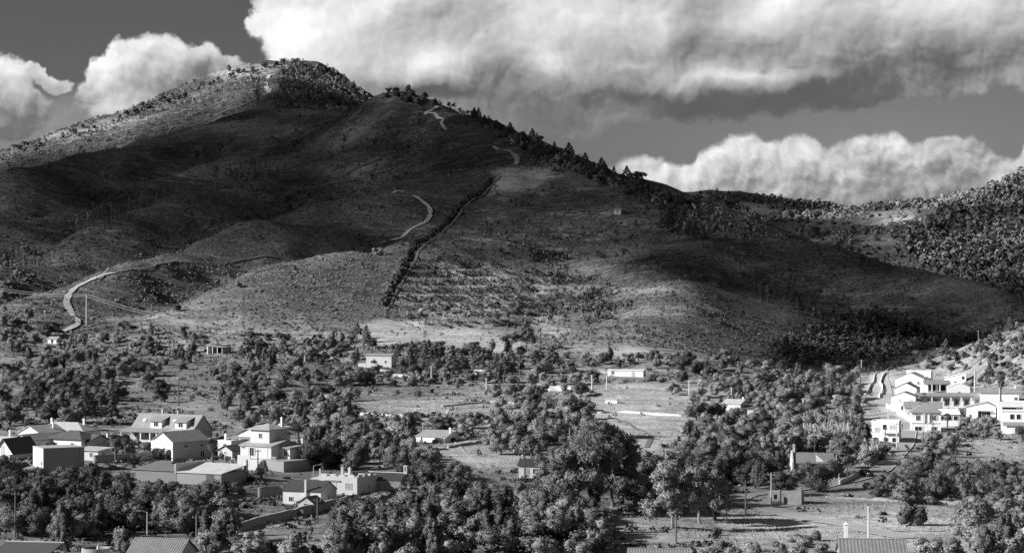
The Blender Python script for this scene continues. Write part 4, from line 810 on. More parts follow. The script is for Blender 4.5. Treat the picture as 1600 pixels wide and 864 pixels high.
h = House('long_row_house', 'long white two-storey row with a grey upper band and many windows', 1497, 634, -5, 'the long white row house', r=13)
h.block(-14, 8.5, -4, 4, -4, 3.3, WHITE); h.flat(-14, 8.5, -4, 4, 3.3, ph=.3); B().slab([(-14.3, -4.9, 3.35), (8.8, -4.9, 3.35), (8.8, -3.9, 4.4), (-14.3, -3.9, 4.4)], .25).link('eave_roof', R_TILE, h.o); h.r = (-14, 8.5, -4, 4)
for i, u in enumerate((-10.2, -6.8, -4.6, -1.2, 1.9, 5.0, 8.6)): h.panel('F', u-.0, .2, 2.2, 2.4, 0, .02).link('loggia', GREYW, h.o) if i else None; h.win('F', u, .5, 1.3, 1.7, shut=False, bars=True)
h.posts((-9.0, -5.7, -2.9, .4, 3.5, 6.8), -4.6, -1, 3.3, .4); B().box(-14.2, 8.7, -4.9, -4.02, -3.5, .1).link('balcony_slab', WHITE, h.o)
h = House('blank_wall_house', 'long blank white house with a dark shadowed end and tiled rear roof', 1556, 632, -12, None, r=9)
h.block(-5, 7, -3.5, 3.5, -4, 3.8, WHITE); h.gable(-5, 7, -3.5, 3.5, 3.8, 5.0, 'x', R_TILE, over=.2, split=.3); h.win('F', 5, 1.5, .9, .9); h.chimney(6, 1, 4.6, 1.2, .5)
h = House('small_white_gable', 'small white shed gable peeping over the long row house', 1498, 620, -10, None, 'outbuilding', r=5)
h.block(-3.8, 3.6, -2, 3, -3, 3.4, WHITE); h.gable(-3.8, 3.6, -2, 3, 3.4, 4.8, 'y', R_WHITE, over=.1); h.win('F', 0, 1, .8, .8)
h = House('hillside_shed', 'white lean-to shed with one dark window on the hillside', 1493, 599, -14, None, 'shed', r=6)
h.block(-4, 3.8, -2, 2, -3, 2.0, WHITE); b = B(); b.v = [(-4, -2, 2), (3.8, -2, 2), (3.8, -2, 4.0), (-4, 2, 2), (3.8, 2, 2), (3.8, 2, 4.0)]; b.f = [[0, 1, 2], [5, 4, 3], [1, 4, 5, 2], [3, 4, 1, 0]]; b.link('gable_wall', WHITE, h.o); h.shed(-4, 3.8, -2, 2, 2.0, 4.0, 'x', R_WHITE, .15); h.win('F', 2.8, 1.6, .9, 1.1, bars=False, gm=DARKW)
h = House('white_villa', 'white villa with a sloping parapet and dark veranda near the tall palm', 1533, 654, -14, 'the white villa by the tall palm', r=8)
h.block(-4.4, 4.4, -3.5, 3.5, -4, 3.8, WHITE); h.gable(-4.4, 4.4, -3.5, 3.5, 3.8, 5.2, 'y', R_PALE, over=.15, split=.7); h.r = (-4.4, 4.4, -3.5, 3.5); h.panel('F', .9, .4, 3.6, 1.9, 0, .03).link('opening', DARKW, h.o); h.win('F', .9, .6, 1.4, 1.5); h.win('F', -3.2, .5, .6, .9); B().box(-1.4, 3.2, -4.6, -3.52, 2.6, 2.8).link('canopy', WHITE, h.o)
h = House('terrace_villa', 'white terraced villa with a dark loggia above the edge of the village', 1582, 652, -10, 'the villa with the dark loggia', r=8)
h.block(-4.5, 6, -3, 3.5, -4, 4.4, WHITE); h.flat(-4.5, 6, -3, 3.5, 4.4, ph=.5); h.r = (-4.5, 6, -3, 3.5); h.panel('F', -1.0, 1.0, 6.0, 2.2, 0, .03).link('loggia', DARKW, h.o); h.win('F', 1.0, 1.2, 1.6, 1.6); B().box(-4.6, 2.2, -4.4, -3.02, -3, .9).link('terrace', WHITE, h.o); B().box(3.6, 4.8, -3.3, -2.1, 4.4, 6.2).link('chimney', WHITE, h.o)
h = House('stepped_house', 'white stepped house with paired dark windows among garden trees', 1588, 674, -12, None, r=8)
h.block(-4.2, 5.2, -2.5, 3.5, -4, 6.0, WHITE); B().box(-4.4, 5.4, -2.7, 3.7, 6.0, 6.15).link('roof', R_WHITE, h.o); h.r = (-4.2, 5.2, -2.5, 3.5); h.win('F', -1.8, 3.7, 1.2, 1.4, bars=False); h.win('F', 0, 3.7, 1.2, 1.4, bars=False); B().box(-3.0, 5.4, -5.5, -2.52, -4, 2.0).link('lower_wing', WHITE, h.o); B().slab([(-4.0, -5.9, 2.05), (5.8, -5.9, 2.05), (5.8, -2.52, 2.9), (-4.0, -2.52, 2.9)], .18).link('lower_roof', R_TILE, h.o)
r = (-3.0, 5.4, -5.5, -2.5); h.win('F', -1.4, .2, .9, 1.2, r=r, bars=False); h.win('F', .4, .2, .9, 1.2, r=r, bars=False)
# ---- scattered buildings above the fields
h = House('open_barn', 'small open-fronted barn with a pale sloping roof below the scrub slope', 340, 552, -30, 'the open-fronted barn', 'barn', r=7)
h.block(-3.4, -3.0, -3, 3, -1, 3.0, CREAM, 'side_wall'); B().box(-2.98, 5.0, 2.6, 3, -1, 3.6).link('rear_wall', DARKW, h.o); B().box(4.7, 5.0, -3, 2.58, -1, 2.2).link('end_wall', STONE, h.o); h.shed(-3.4, 5.0, -3, 3, 3.3, 2.6, 'x', R_GREY, .5); h.posts((-.5, 2.2), -2.9, -1, 2.9, .2)  # rear wall coloured near-black for the shade inside the barn
h = House('farm_house', 'white farmhouse wall behind a dark tree among the pines', 596, 571, -18, 'the white farmhouse among pines', r=8)
h.block(-5.5, 5.5, -3, 3, -2, 4.0, WHITE); h.gable(-5.5, 5.5, -3, 3, 4.0, 4.8, 'x', R_PALE, over=.2); h.win('F', -3, 1, .8, .9); h.win('F', 3, 1, .8, .9); B().box(-9, -5.6, -3, 2, -2, .8).link('annex', WHITE, h.o)
h = House('long_shed', 'long low white shed with a flat pale roof by the cleared field', 985, 588, -14, 'the long white shed', 'shed', r=9)
h.block(-8.5, 5.5, -2.5, 2.5, -2, 2.4, WHITE); B().box(-8.8, 5.8, -2.8, 2.8, 2.42, 2.62).link('roof', R_WHITE, h.o); h.win('F', -5, .9); h.door('F', 3, 1.2, 2.0, m=SHUT); h.panel('R', 0, 0, 2.0, 1.9, 0, .03).link('opening', GREYW, h.o)
h = House('hidden_house', 'small pale house half buried in trees above the meadow', 1150, 646, -30, 'the pale house buried in trees', r=6)
h.block(-3, 3, -3.5, 3.5, -2, 3.4, CREAM); h.gable(-3, 3, -3.5, 3.5, 3.4, 4.6, 'x', R_PALE); h.win('R', -1, 1.0, .8, 1.2); h.win('F', 0, 1.0, .9, 1.1); h.chimney(2, 1, 4.0, 1.0, .4)
h = House('low_shed', 'low dark timber shed beside the pale house in the trees', 1166, 648, -20, None, 'shed', r=5)
h.block(-3, 3, -2, 2, -1.5, 2.0, MIDW); h.shed(-3, 3, -2, 2, 2.0, 2.6, 'y', R_DARK, .3); h.door('F', 0, 1.4, 1.8, m=DARKW)
h = House('water_tank', 'small white concrete water tank in the cleared field', 956, 630, -12, None, 'tank', r=3)
h.block(-2.0, 2.0, -1.3, 1.3, -1, 1.1, WHITE); B().box(-2.1, 2.1, -1.4, 1.4, 1.1, 1.25).link('lid', CONC, h.o)
h = House('stone_hut', 'tiny pale stone hut on the contour path high on the slope', 966, 334, -20, None, 'hut', r=3)
h.block(-2.2, 2.2, -1.8, 1.8, -1, 2.4, CREAM); h.gable(-2.2, 2.2, -1.8, 1.8, 2.4, 3.3, 'x', R_GREY); h.door('F', 0, .9, 1.9)
h = House('white_barn', 'little white barn at the left edge of the scrub below the dirt track', 86, 536, -25, None, 'barn', r=4)
h.block(-2.5, 2.5, -2, 2, -1, 2.0, CREAM); h.gable(-2.5, 2.5, -2, 2, 2.0, 3.0, 'x', R_GREY); h.door('F', 0, 1.2, 1.8, m=DARKW)
h = House('white_shed', 'small white shed beside the farm track and pole', 748, 588, -15, None, 'shed', r=3)
h.block(-1.8, 1.8, -1.4, 1.4, -1, 1.7, WHITE); h.shed(-1.8, 1.8, -1.4, 1.4, 1.7, 2.2, 'y', R_WHITE, .2); h.door('F', 0, .9, 1.6)
# ---- roofs at the very bottom
def wave_roof(h, x0, x1, y0, y1, z0, z1, period, m, name='roof', amp=.06):
    """barrel-tile slope: rows of rounded ridges running up the slope"""
    n = int((x1-x0)/period*6); xs = np.linspace(x0, x1, n+1); ny = 8; ys = np.linspace(y0, y1, ny+1)
    X, Y = np.meshgrid(xs, ys); Z = z0+(z1-z0)*(Y-y0)/(y1-y0)+amp*np.abs(np.sin((X-x0)/period*math.pi))
    idx = np.arange(X.size).reshape(X.shape); q = np.stack([idx[:-1, :-1], idx[:-1, 1:], idx[1:, 1:], idx[1:, :-1]], -1).reshape(-1, 4)
    return link(name, new_mesh(name, np.stack([X, Y, Z], -1).reshape(-1, 3), quads=q), m, h.o)
def low_house(name, label, px, py_ridge, d, W, D, rise, yaw, m, wallm=MIDW, period=.42, ch=None):
    x, y, z = W3(px, py_ridge, d); h = House.__new__(House); gz = float(hgt(x, y)); ze = z-rise-gz
    h.o = empty(name, (x, y, gz), R(yaw)); tag(h.o, label, 'house'); h.sc = F/d; HOUSES.append((x, y, max(W, D)*.6, px, py_ridge+30)); HOUSES.append((x, y-6, W*.45, px, py_ridge+40))
    h.block(-W/2+.3, W/2-.3, -D/2+.3, D/2-.3, -2, ze, wallm)
    wave_roof(h, -W/2, W/2, -D/2-.2, 0, ze-.02, ze+rise, period, m); wave_roof(h, -W/2, W/2, D/2+.2, 0, ze-.02, ze+rise, period, m)
    g = B()
    for xx in (-W/2+.3, W/2-.3): g.poly([(xx, -D/2+.3, ze-.3), (xx, D/2-.3, ze-.3), (xx, D/2-.3, ze), (xx, 0, ze+rise-.05), (xx, -D/2+.3, ze)])
    g.link('gable_wall', wallm, h.o); B().tube([(-W/2, 0, ze+rise+.02), (W/2, 0, ze+rise+.02)], .14, .14, 6).link('ridge_tile', m, h.o)
    h.win('F', -W*.25, max(ze-2.0, .2), 1, 1.1); h.door('F', W*.1, 1, 2.0); h.win('R', 0, max(ze-2.0, .2), 1, 1.1)
    if ch: h.chimney(ch, .8, ze+rise-.2, 2.2, .55)
    return h
R_NEAR = roof_mat('near_tile', .20); R_NEARD = roof_mat('near_dark', .085)
low_house('tile_roof_house', 'ribbed tile roof with a slim white chimney rising behind its ridge', 1362, 842, 275, 9.8, 9, 2.3, -6, R_NEAR, period=.5, ch=-3.6)
low_house('tile_roof_house', 'patterned barrel-tile roof with its grey end gable, in the shade', 253, 841, 278, 8.4, 8.5, 2.4, -12, R_NEAR, period=.36)
low_house('tile_roof_house', 'low ridge of dull barrel tiles with a small aerial post', 1030, 857, 272, 9.0, 8, 2.2, -6, R_NEAR, period=.40)
x, y, z = W3(40, 856, 285); h = House.__new__(House); gz = float(hgt(x, y)); h.o = empty('flat_shed', (x, y, gz), R(-10)); tag(h.o, 'dark single-slope shed roof with a pale top edge', 'shed'); HOUSES.append((x, y, 6, 40, 880)); h.m = MIDW
ze = z-gz; h.block(-4.2, 4.2, -3, 3, -2, ze-.9, MIDW); h.shed(-4.2, 4.2, -3, 3, ze-.9, ze+.3, 'y', R_NEARD, .3); B().box(-4.6, 4.6, 3.3, 3.5, ze-.6, ze+.62).link('top_edge', CONC, h.o); h.door('F', 0, 1.2, 2.0)
x, y, z = W3(150, 853, 280); gz = float(hgt(x, y)); t = empty('round_tank', (x, y, gz)); tag(t, 'round concrete water tank with an open rim and small cone valve', 'tank'); HOUSES.append((x, y, 4, 150, 870))
b = B(); n_ = 28; zt = z-gz-.2
for i in range(n_):
    a0, a1 = 2*math.pi*i/n_, 2*math.pi*(i+1)/n_
    for (r0, r1, z0, z1) in ((2.1, 2.1, -1, zt), (2.1, 1.85, zt, zt), (1.85, 1.85, zt, zt-.5)): b.poly([(r0*math.cos(a0), r0*math.sin(a0), z0), (r0*math.cos(a1), r0*math.sin(a1), z0), (r1*math.cos(a1), r1*math.sin(a1), z1), (r1*math.cos(a0), r1*math.sin(a0), z1)])
b.link('tank_wall', mat('tank_concrete', .3, .9, .25, .8), t); B().poly([(1.86*math.cos(2*math.pi*i/n_), 1.86*math.sin(2*math.pi*i/n_), zt-.4) for i in range(n_)]).link('water', mat('tank_water', .05, .1), t)
B().tube([(.3, 0, zt-.6), (.3, 0, zt-.1), (.3, 0, zt+.45)], .35, .08, 10).link('cone_valve', CONC, t)
# ---- lookout on the summit
x, y, z = g1(441, 101); t = empty('lookout_tower', (x, y, z-.5)); tag(t, 'tiny roofed lookout tower on the mountain summit', 'tower')
for sx in (-1.6, 1.6):
    for sy in (-1.6, 1.6): B().tube([(sx, sy, -2), (sx*.9, sy*.9, 6.2)], .3, .25, 5).link('leg', mat('lookout_timber', .1, .8), t)
B().box(-2.2, 2.2, -2.2, 2.2, 3.2, 3.6).link('platform', mat('lookout_timber', .1), t)
b = B(); b.v = [(-3.4, -3.4, 6.1), (3.4, -3.4, 6.1), (3.4, 3.4, 6.1), (-3.4, 3.4, 6.1), (0, 0, 7.3)]; b.f = [[3, 2, 1, 0], [0, 1, 4], [1, 2, 4], [2, 3, 4], [3, 0, 4]]; b.link('roof', mat('lookout_timber', .1), t)
B().box(-2.1, 2.1, -2.1, -1.95, 3.6, 4.5).box(-2.1, 2.1, 1.95, 2.1, 3.6, 4.5).box(-2.1, -1.95, -1.9, 1.9, 3.6, 4.5).box(1.95, 2.1, -1.9, 1.9, 3.6, 4.5).link('railing', mat('lookout_timber', .1), t)
# ------------------------------------------------------------------ poles, lamps, cables, car, goalposts
def near_phrase(x, y, maxd=400):
    best = min(LAND, key=lambda l: (l[0]-x)**2+(l[1]-y)**2); d = math.hypot(best[0]-x, best[1]-y)
    if d > maxd: return None, d
    rel = 'beside' if d < 11 else 'close to' if d < 24 else ('uphill from' if hgt(x, y) > hgt(best[0], best[1])+1.0 else 'downslope from' if hgt(x, y) < hgt(best[0], best[1])-1.0 else 'well away from' if d > 60 else 'some way from')
    return rel+' '+best[2], d
WOODP = mat('pole_timber', .16, .9, .3, 2); CONCP = mat('pole_concrete', .62, .8, .15, 2); LAMPM = mat('lamp_metal', .5, .5, metal=.4)
POLES = {}
def pole(px, py, h_px, kind='concrete', extra='', arm=True):
    g = g1(px, py); s = F/g[1]; h = h_px/s; t = empty('utility_pole', (g[0], g[1], g[2])); m = CONCP if kind == 'concrete' else WOODP; r = .16 if g[1] < 600 else .24
    near, _ = near_phrase(g[0], g[1]); look = 'pale concrete' if kind == 'concrete' else 'dark timber'
    size = 'short' if h < 6 else 'tall' if h > 9.5 else 'medium'
    tag(t, f'{size} {look} utility pole {extra or near}', 'pole', 'utility poles')
    B().tube([(0, 0, -1), (0, 0, h)], r*1.15, r*.8, 7).link('shaft', m, t)
    if arm:
        a = B().box(-.7, .7, -.06, .06, h-.55, h-.42).link('crossarm', m, t)
        for x in (-.6, .6): B().tube([(x, 0, h-.42), (x, 0, h-.2)], .06, .04, 5).link('insulator', LAMPM, a)
    POLES[(px, py)] = (g[0], g[1], g[2]+h-.2); return t
def lamp(px, py, h_px, side=1, extra=''):
    g = g1(px, py); s = F/g[1]; h = h_px/s; t = empty('street_lamp', (g[0], g[1], g[2])); near, _ = near_phrase(g[0], g[1])
    tag(t, f'slim street lamp with a short arm {extra or near}', 'street lamp', 'street lamps')
    B().tube([(0, 0, -1), (0, 0, h)], .14, .09, 7).link('post', CONCP, t)
    a = B().tube([(0, 0, h-.15), (side*.6, 0, h+.12), (side*1.3, 0, h+.2)], .07, .06, 6).link('arm', LAMPM, t)
    B().box(min(side*1.1, side*1.9), max(side*1.1, side*1.9), -.16, .16, h+.12, h+.28).link('lamp_head', LAMPM, a)
pole(135, 514, 54, extra='alone on the scrub spur by the dirt track'); pole(510, 546, 27, extra='where the long cables end above the farm'); pole(447, 548, 17); pole(476, 567, 20, arm=False); pole(674, 600, 28)
for a in ((787, 616, 30, 'timber'), (760, 612, 22, 'concrete'), (925, 612, 27, 'concrete'), (948, 608, 20, 'concrete'), (1077, 620, 25, 'concrete'), (1112, 617, 16, 'timber'), (1143, 627, 22, 'concrete'), (1255, 642, 20, 'concrete'),
          (1205, 793, 54, 'concrete'), (1165, 803, 53, 'timber'), (1135, 818, 40, 'timber'), (1056, 848, 44, 'timber'), (1357, 842, 52, 'concrete'), (1311, 754, 33, 'concrete'), (1324, 755, 30, 'timber'), (1346, 586, 24, 'concrete'), (1344, 614, 26, 'timber'),
          (820, 750, 68, 'timber'), (24, 840, 72, 'timber'), (307, 858, 54, 'timber'), (496, 818, 40, 'timber'), (389, 654, 14, 'timber'), (279, 634, 38, 'timber'), (1523, 612, 34, 'concrete'), (1562, 652, 46, 'concrete'), (1388, 664, 34, 'concrete'), (1443, 688, 42, 'concrete'), (1458, 694, 34, 'timber'), (1600, 860, 36, 'concrete'),
          (1383, 704, 36, 'timber'), (1401, 700, 40, 'concrete'), (1529, 540, 24, 'timber'), (1430, 780, 16, 'concrete'), (640, 590, 30, 'timber'), (844, 560, 40, 'timber'), (813, 552, 18, 'concrete'), (403, 742, 40, 'timber'), (338, 790, 36, 'concrete')): pole(*a)
lamp(230, 836, 36, -1, 'in the dark wood behind the tile roof'); lamp(295, 812, 22, -1, 'half hidden in shrubs below the long workshop'); lamp(355, 800, 28, 1, 'over the clearing above the stone wall'); lamp(490, 748, 20, 1); lamp(661, 675, 15, -1); lamp(1307, 740, 30, 1, 'bent over the trees by the white end gable'); lamp(1347, 712, 14, 1, 'among reeds along the village road'); lamp(1583, 862, 32, -1, 'beside garden trees below the big meadow'); lamp(188, 688, 12, 1); lamp(1357, 580, 8, 1, 'at the top of the climbing road'); lamp(487, 700, 18, -1)
def cable(p, q, label, sag=3.0, r=.07, n=24):
    P = [(p[0]+(q[0]-p[0])*t, p[1]+(q[1]-p[1])*t, p[2]+(q[2]-p[2])*t-sag*4*t*(1-t)) for t in np.linspace(0, 1, n)]
    o = B().tube(P, r, r, 4).link('power_cable', mat('cable', .45, .5), None); tag(o, label, 'cable', 'power cables')
A1 = POLES[(135, 514)]; A2 = POLES[(510, 546)]; x0, y0, z0 = W3(-60, 441, A1[1]+30)
for k, nm in ((-.6, 'lower'), (.6, 'upper')):
    dz = .9 if k > 0 else 0
    cable((x0, y0, z0+dz), (A1[0]+k, A1[1], A1[2]-.9+dz), f'{nm} thin pale cable reaching the lone pole from the dark woods', 2.0)
    cable((A1[0]+k, A1[1], A1[2]-.9+dz), (A2[0]+k*.6, A2[1], A2[2]-.5+dz*.5), f'{nm} thin pale cable sagging across the scrub slope to the farm pole', 5.0)
# parked car
def car(px, py, yaw, label, body):
    g = g1(px, py); t = empty('car', (g[0], g[1], g[2]+.17), R(yaw)); tag(t, label, 'car'); HOUSES.append((g[0], g[1], 4, px, py))
    def loft(secs):
        b = B(); k = 0; n = len(secs[0])
        for s_ in secs: b.v += s_
        for i in range(len(secs)-1):
            for j in range(n): b.f.append([i*n+j, i*n+(j+1) % n, (i+1)*n+(j+1) % n, (i+1)*n+j])
        b.f.append(list(range(n))[::-1]); b.f.append([(len(secs)-1)*n+j for j in range(n)]); return b
    def sec(y, w, z0, z1, in_=.12): return [(-w, y, z0), (w, y, z0), (w, y, z1-.15), (w-in_, y, z1), (-w+in_, y, z1), (-w, y, z1-.15)]
    loft([sec(-2.05, .72, .35, .68), sec(-1.9, .82, .25, .82), sec(-1.0, .86, .22, .95), sec(0, .87, .22, .98), sec(1.5, .86, .22, .98), sec(1.95, .80, .3, .9)]).link('body', body, t, True)
    def cs(y, w, z0, z1, wt): return [(-w, y, z0), (w, y, z0), (wt, y, z1), (-wt, y, z1)]
    c = loft([cs(-.95, .78, .93, .95, .74), cs(-.25, .8, .95, 1.45, .62), cs(.9, .8, .95, 1.48, .64), cs(1.75, .76, .93, .97, .7)]).link('cabin', body, t, True)
    B().poly([(-.68, -.93, .99), (.68, -.93, .99), (.55, -.29, 1.42), (-.55, -.29, 1.42)]).link('windscreen', GLASS, c)
    for s_ in (-1, 1): B().poly([(s_*.80, -.7, 1.0), (s_*.80, 1.4, 1.0), (s_*.66, .9, 1.42), (s_*.64, -.2, 1.42)]).link('side_window', GLASS, c)
    for sx in (-1, 1):
        for sy in (-1.3, 1.3):
            w = B().tube([(sx*.66, sy, .14), (sx*.88, sy, .14)], .31, .31, 14).link('wheel', mat('tyre', .02, .9), t); B().tube([(sx*.87, sy, .14), (sx*.89, sy, .14)], .18, .18, 10).link('rim', LAMPM, w)
        B().box(sx*.55-.16, sx*.55+.16, -2.06, -1.93, .55, .7).link('headlight', mat('headlamp', .85, .2), t)
    B().box(-.26, .26, -2.09, -2.0, .36, .47).link('number_plate', FRAME, t)
car(1353, 744, 28, 'dark parked car facing down the road beside the pale wall', mat('car_dark', .025, .2, spec=.6))
car(1499, 662, 60, 'small white car under the garden trees beside the veranda house', mat('car_white', .8, .25, spec=.6))
car(602, 582, 70, 'small white car in the yard of the farmhouse among pines', mat('car_white', .8))
# wooden frame like goalposts below the farm
for px_, py_, w_ in ((594, 594, 3.2), (624, 592, 4.4)):
    g = g1(px_, py_); t = empty('timber_frame', (g[0], g[1], g[2]), R(-8)); tag(t, 'pale timber frame with a top rail, '+('narrower' if w_ < 4 else 'wider')+' of the two by the farm track', 'frame')
    for s_ in (-1, 1): B().tube([(s_*w_/2, 0, -.5), (s_*w_/2, 0, 2.0)], .11, .1, 6).link('post', CONCP, t)
    B().tube([(-w_/2, 0, 1.95), (w_/2, 0, 1.95)], .09, .09, 6).link('rail', CONCP, t)
# field fence on the cleared ground
g0, g1_ = g1(1040, 645), g1(1056, 646)
t = empty('field_fence', tuple(g0)); tag(t, 'short row of dark fence posts beside the cleared field', 'fence')
for i in range(7):
    k = i/6; p = (g1_-g0)*k; B().tube([(p[0], p[1], -.4), (p[0], p[1], 1.3)], .09, .08, 5).link('post', WOODP, t)
B().tube([(0, 0, 1.0), tuple((g1_-g0)+np.array([0, 0, 1.0]))], .04, .04, 4).link('rail', WOODP, t)
# ------------------------------------------------------------------ plants
def leaf_mat(name, base, var=.45, sc=.35, ov=.22):
    return mat(name, base, .75, var, sc, 3, 'Object', spec=.25, objvar=ov, trans=.12)
L_DARK = leaf_mat('leaf_dark', .10); L_MID = leaf_mat('leaf_mid', .19); L_PALE = leaf_mat('leaf_pale', .25); L_EUC = leaf_mat('leaf_eucalyptus', .20); L_PINE = leaf_mat('leaf_pine', .12); L_REED = leaf_mat('leaf_reed', .48, .3); L_PALM = leaf_mat('leaf_palm', .13)
BARK = mat('bark', .12, .9, .4, 3); BARKP = mat('bark_pale', .22, .85, .35, 1.5)
ICO = None
def ico():
    global ICO
    if ICO is None:
        bm = bmesh.new(); bmesh.ops.create_icosphere(bm, subdivisions=1, radius=1.0); bm.verts.ensure_lookup_table()
        ICO = (np.array([v.co[:] for v in bm.verts]), np.array([[v.index for v in f.verts] for f in bm.faces])); bm.free()
    return ICO
def crown(name, clumps, dens, size, m, rg, up=.25, core=.78, aspect=1.6):
    """clumps: (centre, radii). leaf faces over and inside each clump, round a rough inner mass"""
    V, T, Q, NN = [], [], [], []; k = 0; iv, it = ico(); ctr = np.mean([c for c, r in clumps], axis=0)
    for c, r in clumps:
        c = np.array(c); r = np.array(r)
        v = iv*(core*(1+.22*rg.standard_normal((len(iv), 1))))*r+c; V.append(v); T.append(it+k); k += len(v); NN.append(iv)
        n = int(dens*(r.prod()**(2/3)))+6
        d = rg.standard_normal((n, 3)); d[:, 2] += up; d /= np.linalg.norm(d, axis=1)[:, None]
        p = c+d*r*rg.uniform(.72, 1.12, (n, 1))
        nn = d+.55*rg.standard_normal((n, 3)); nn /= np.linalg.norm(nn, axis=1)[:, None]
        bulk = p-ctr; bulk /= np.linalg.norm(bulk, axis=1)[:, None]+1e-6; sn = d*.75+bulk*.45+.30*rg.standard_normal((n, 3)); NN.append(np.repeat(sn/np.linalg.norm(sn, axis=1)[:, None], 4, axis=0))
        a = np.cross(nn, rg.standard_normal((n, 3))); a /= np.linalg.norm(a, axis=1)[:, None]; b = np.cross(nn, a)
        s = size*rg.uniform(.6, 1.3, (n, 1)); a *= s*aspect*.5; b *= s*.5
        q = np.stack([p-a-b*.3, p-b, p+a, p+b], 1).reshape(-1, 3); V.append(q); Q.append(k+np.arange(n*4).reshape(-1, 4)); k += n*4
    me = new_mesh(name, np.concatenate(V), np.concatenate(T), np.concatenate(Q), smooth=True); me.materials.append(m); me.normals_split_custom_set_from_vertices(np.concatenate(NN).tolist()); return me
def limb_mesh(name, limbs, m):
    b = B()
    for pts, r0, r1 in limbs: b.tube(pts, r0, r1, 6)
    me = b.mesh(name); me.materials.append(m); return me
def broad_kind(rg, H, Wd, m, nclump=11, dens=85, size=.26, flat=.75, trunk=.18, name='crown', base=.16, bark=None):
    cl = []
    for i in range(nclump):
        a = rg.uniform(0, 6.28); rr = Wd*.5*math.sqrt(rg.uniform(0, 1))*.72; zc = H*(base+.12)+(H*(1-base)*.72)*rg.uniform(0, 1)*(1-.45*(rr/(Wd*.5))**2)
        s = Wd*rg.uniform(.15, .27); cl.append(((rr*math.cos(a), rr*math.sin(a), zc), (s, s, s*flat*rg.uniform(.8, 1.1))))
    cl.append(((0, 0, H*(base+.32)), (Wd*.27, Wd*.27, H*.24)))
    limbs = [([(0, 0, -.5), (.05*H*rg.uniform(-1, 1), .05*H*rg.uniform(-1, 1), H*base), (0, 0, H*(base+.3))], H*trunk*.22, H*trunk*.1)]
    for c, r in cl[:4]: limbs.append(([(0, 0, H*base*.8), (c[0]*.5, c[1]*.5, (c[2]+H*base)*.5), c], H*trunk*.11, H*trunk*.04))
    return crown(name, cl, dens, size, m, rg), limb_mesh('trunk', limbs, bark or BARK)
def euc_kind(rg, H, Wd):
    cl, limbs = [], []; top = (rg.uniform(-1, 1), rg.uniform(-1, 1), H*.8)
    limbs.append(([(0, 0, -1), (.3, .2, H*.25), (top[0]*.5, top[1]*.5, H*.5), top], H*.022+.1, .10))
    for i in range(9):
        a = i*2.4+rg.uniform(-.4, .4); z0 = H*rg.uniform(.22, .55); rr = Wd*.5*rg.uniform(.35, .95); z1 = H*rg.uniform(.28, .9); e = (rr*math.cos(a), rr*math.sin(a), z1)
        limbs.append(([(0.2, .1, z0), (e[0]*.45, e[1]*.45, z0+(z1-z0)*.6), e], H*.011+.05, .05))
        for j in range(4):
            c = np.array(e)+rg.standard_normal(3)*np.array((1.5, 1.5, 1.3)); s = rg.uniform(1.1, 2.1)*Wd/11; cl.append((tuple(c), (s, s, s*.85)))
    for j in range(6): s = rg.uniform(1.3, 2.0)*Wd/11; cl.append(((top[0]+rg.uniform(-2, 2), top[1]+rg.uniform(-2, 2), H*rg.uniform(.72, .92)), (s, s, s)))
    return crown('crown', cl, 70, .34, L_EUC, rg, core=.72), limb_mesh('trunk', limbs, BARKP)
def pine_kind(rg, H, Wd, umbrella):
    cl = []; limbs = [([(0, 0, -1), (rg.uniform(-.3, .3), rg.uniform(-.3, .3), H*.5), (0, 0, H*.92)], H*.02+.08, .06)]
    if umbrella:
        for i in range(12):
            a = rg.uniform(0, 6.28); rr = Wd*.5*math.sqrt(rg.uniform(0, 1))*.85; s = Wd*rg.uniform(.13, .2); cl.append(((rr*math.cos(a), rr*math.sin(a), H*(.86-.22*(rr/Wd*2)**2+rg.uniform(-.06, .06))), (s, s, s*.6)))
            if i < 5: limbs.append(([(0, 0, H*.55), cl[-1][0]], .12, .05))
    else:
        for i in range(20):
            t = (i+.5)/20; zc = H*(.3+.66*t); w = Wd*.5*(1-t)**.75*rg.uniform(.55, 1.0); a = i*2.4; s = Wd*(.11+.12*(1-t)); cl.append(((w*math.cos(a), w*math.sin(a), zc), (s, s, s*.62)))
        cl.append(((0, 0, H*.97), (Wd*.06, Wd*.06, H*.05)))
    return crown('crown', cl, 70, .27, L_PINE, rg, core=.7), limb_mesh('trunk', limbs, BARK)
def thin_kind(rg, H, Wd):
    """slim tall tree with a bare pale stem and sparse upper tufts"""
    limbs = [([(0, 0, -1), (.1, .1, H*.5), (rg.uniform(-.4, .4), 0, H*.97)], H*.012+.06, .05)]; cl = []
    for i in range(7): t = rg.uniform(.45, 1); a = rg.uniform(0, 6.28); rr = Wd*.5*rg.uniform(.1, .8)*(1.25-t); cl.append(((rr*math.cos(a), rr*math.sin(a), H*t), (Wd*.16, Wd*.16, H*.06))); limbs.append(([(0, 0, H*t*.85), cl[-1][0]], .06, .03))
    return crown('crown', cl, 26, .42, L_EUC, rg, core=.45), limb_mesh('trunk', limbs, BARKP)
def bush_kind(rg, H, Wd, m, dens=95, size=.2, n=6):
    cl = []
    for i in range(n):
        a = rg.uniform(0, 6.28); rr = Wd*.3*math.sqrt(rg.uniform(0, 1)); s = Wd*rg.uniform(.2, .32); cl.append(((rr*math.cos(a), rr*math.sin(a), H*rg.uniform(.3, .62)), (s, s, H*rg.uniform(.28, .42))))
    st = limb_mesh('stem', [([(0, 0, -.3), (rg.uniform(-.2, .2), rg.uniform(-.2, .2), H*.4)], .08, .05) for _ in range(3)], BARK)
    return crown('foliage', cl, dens, size, m, rg), st
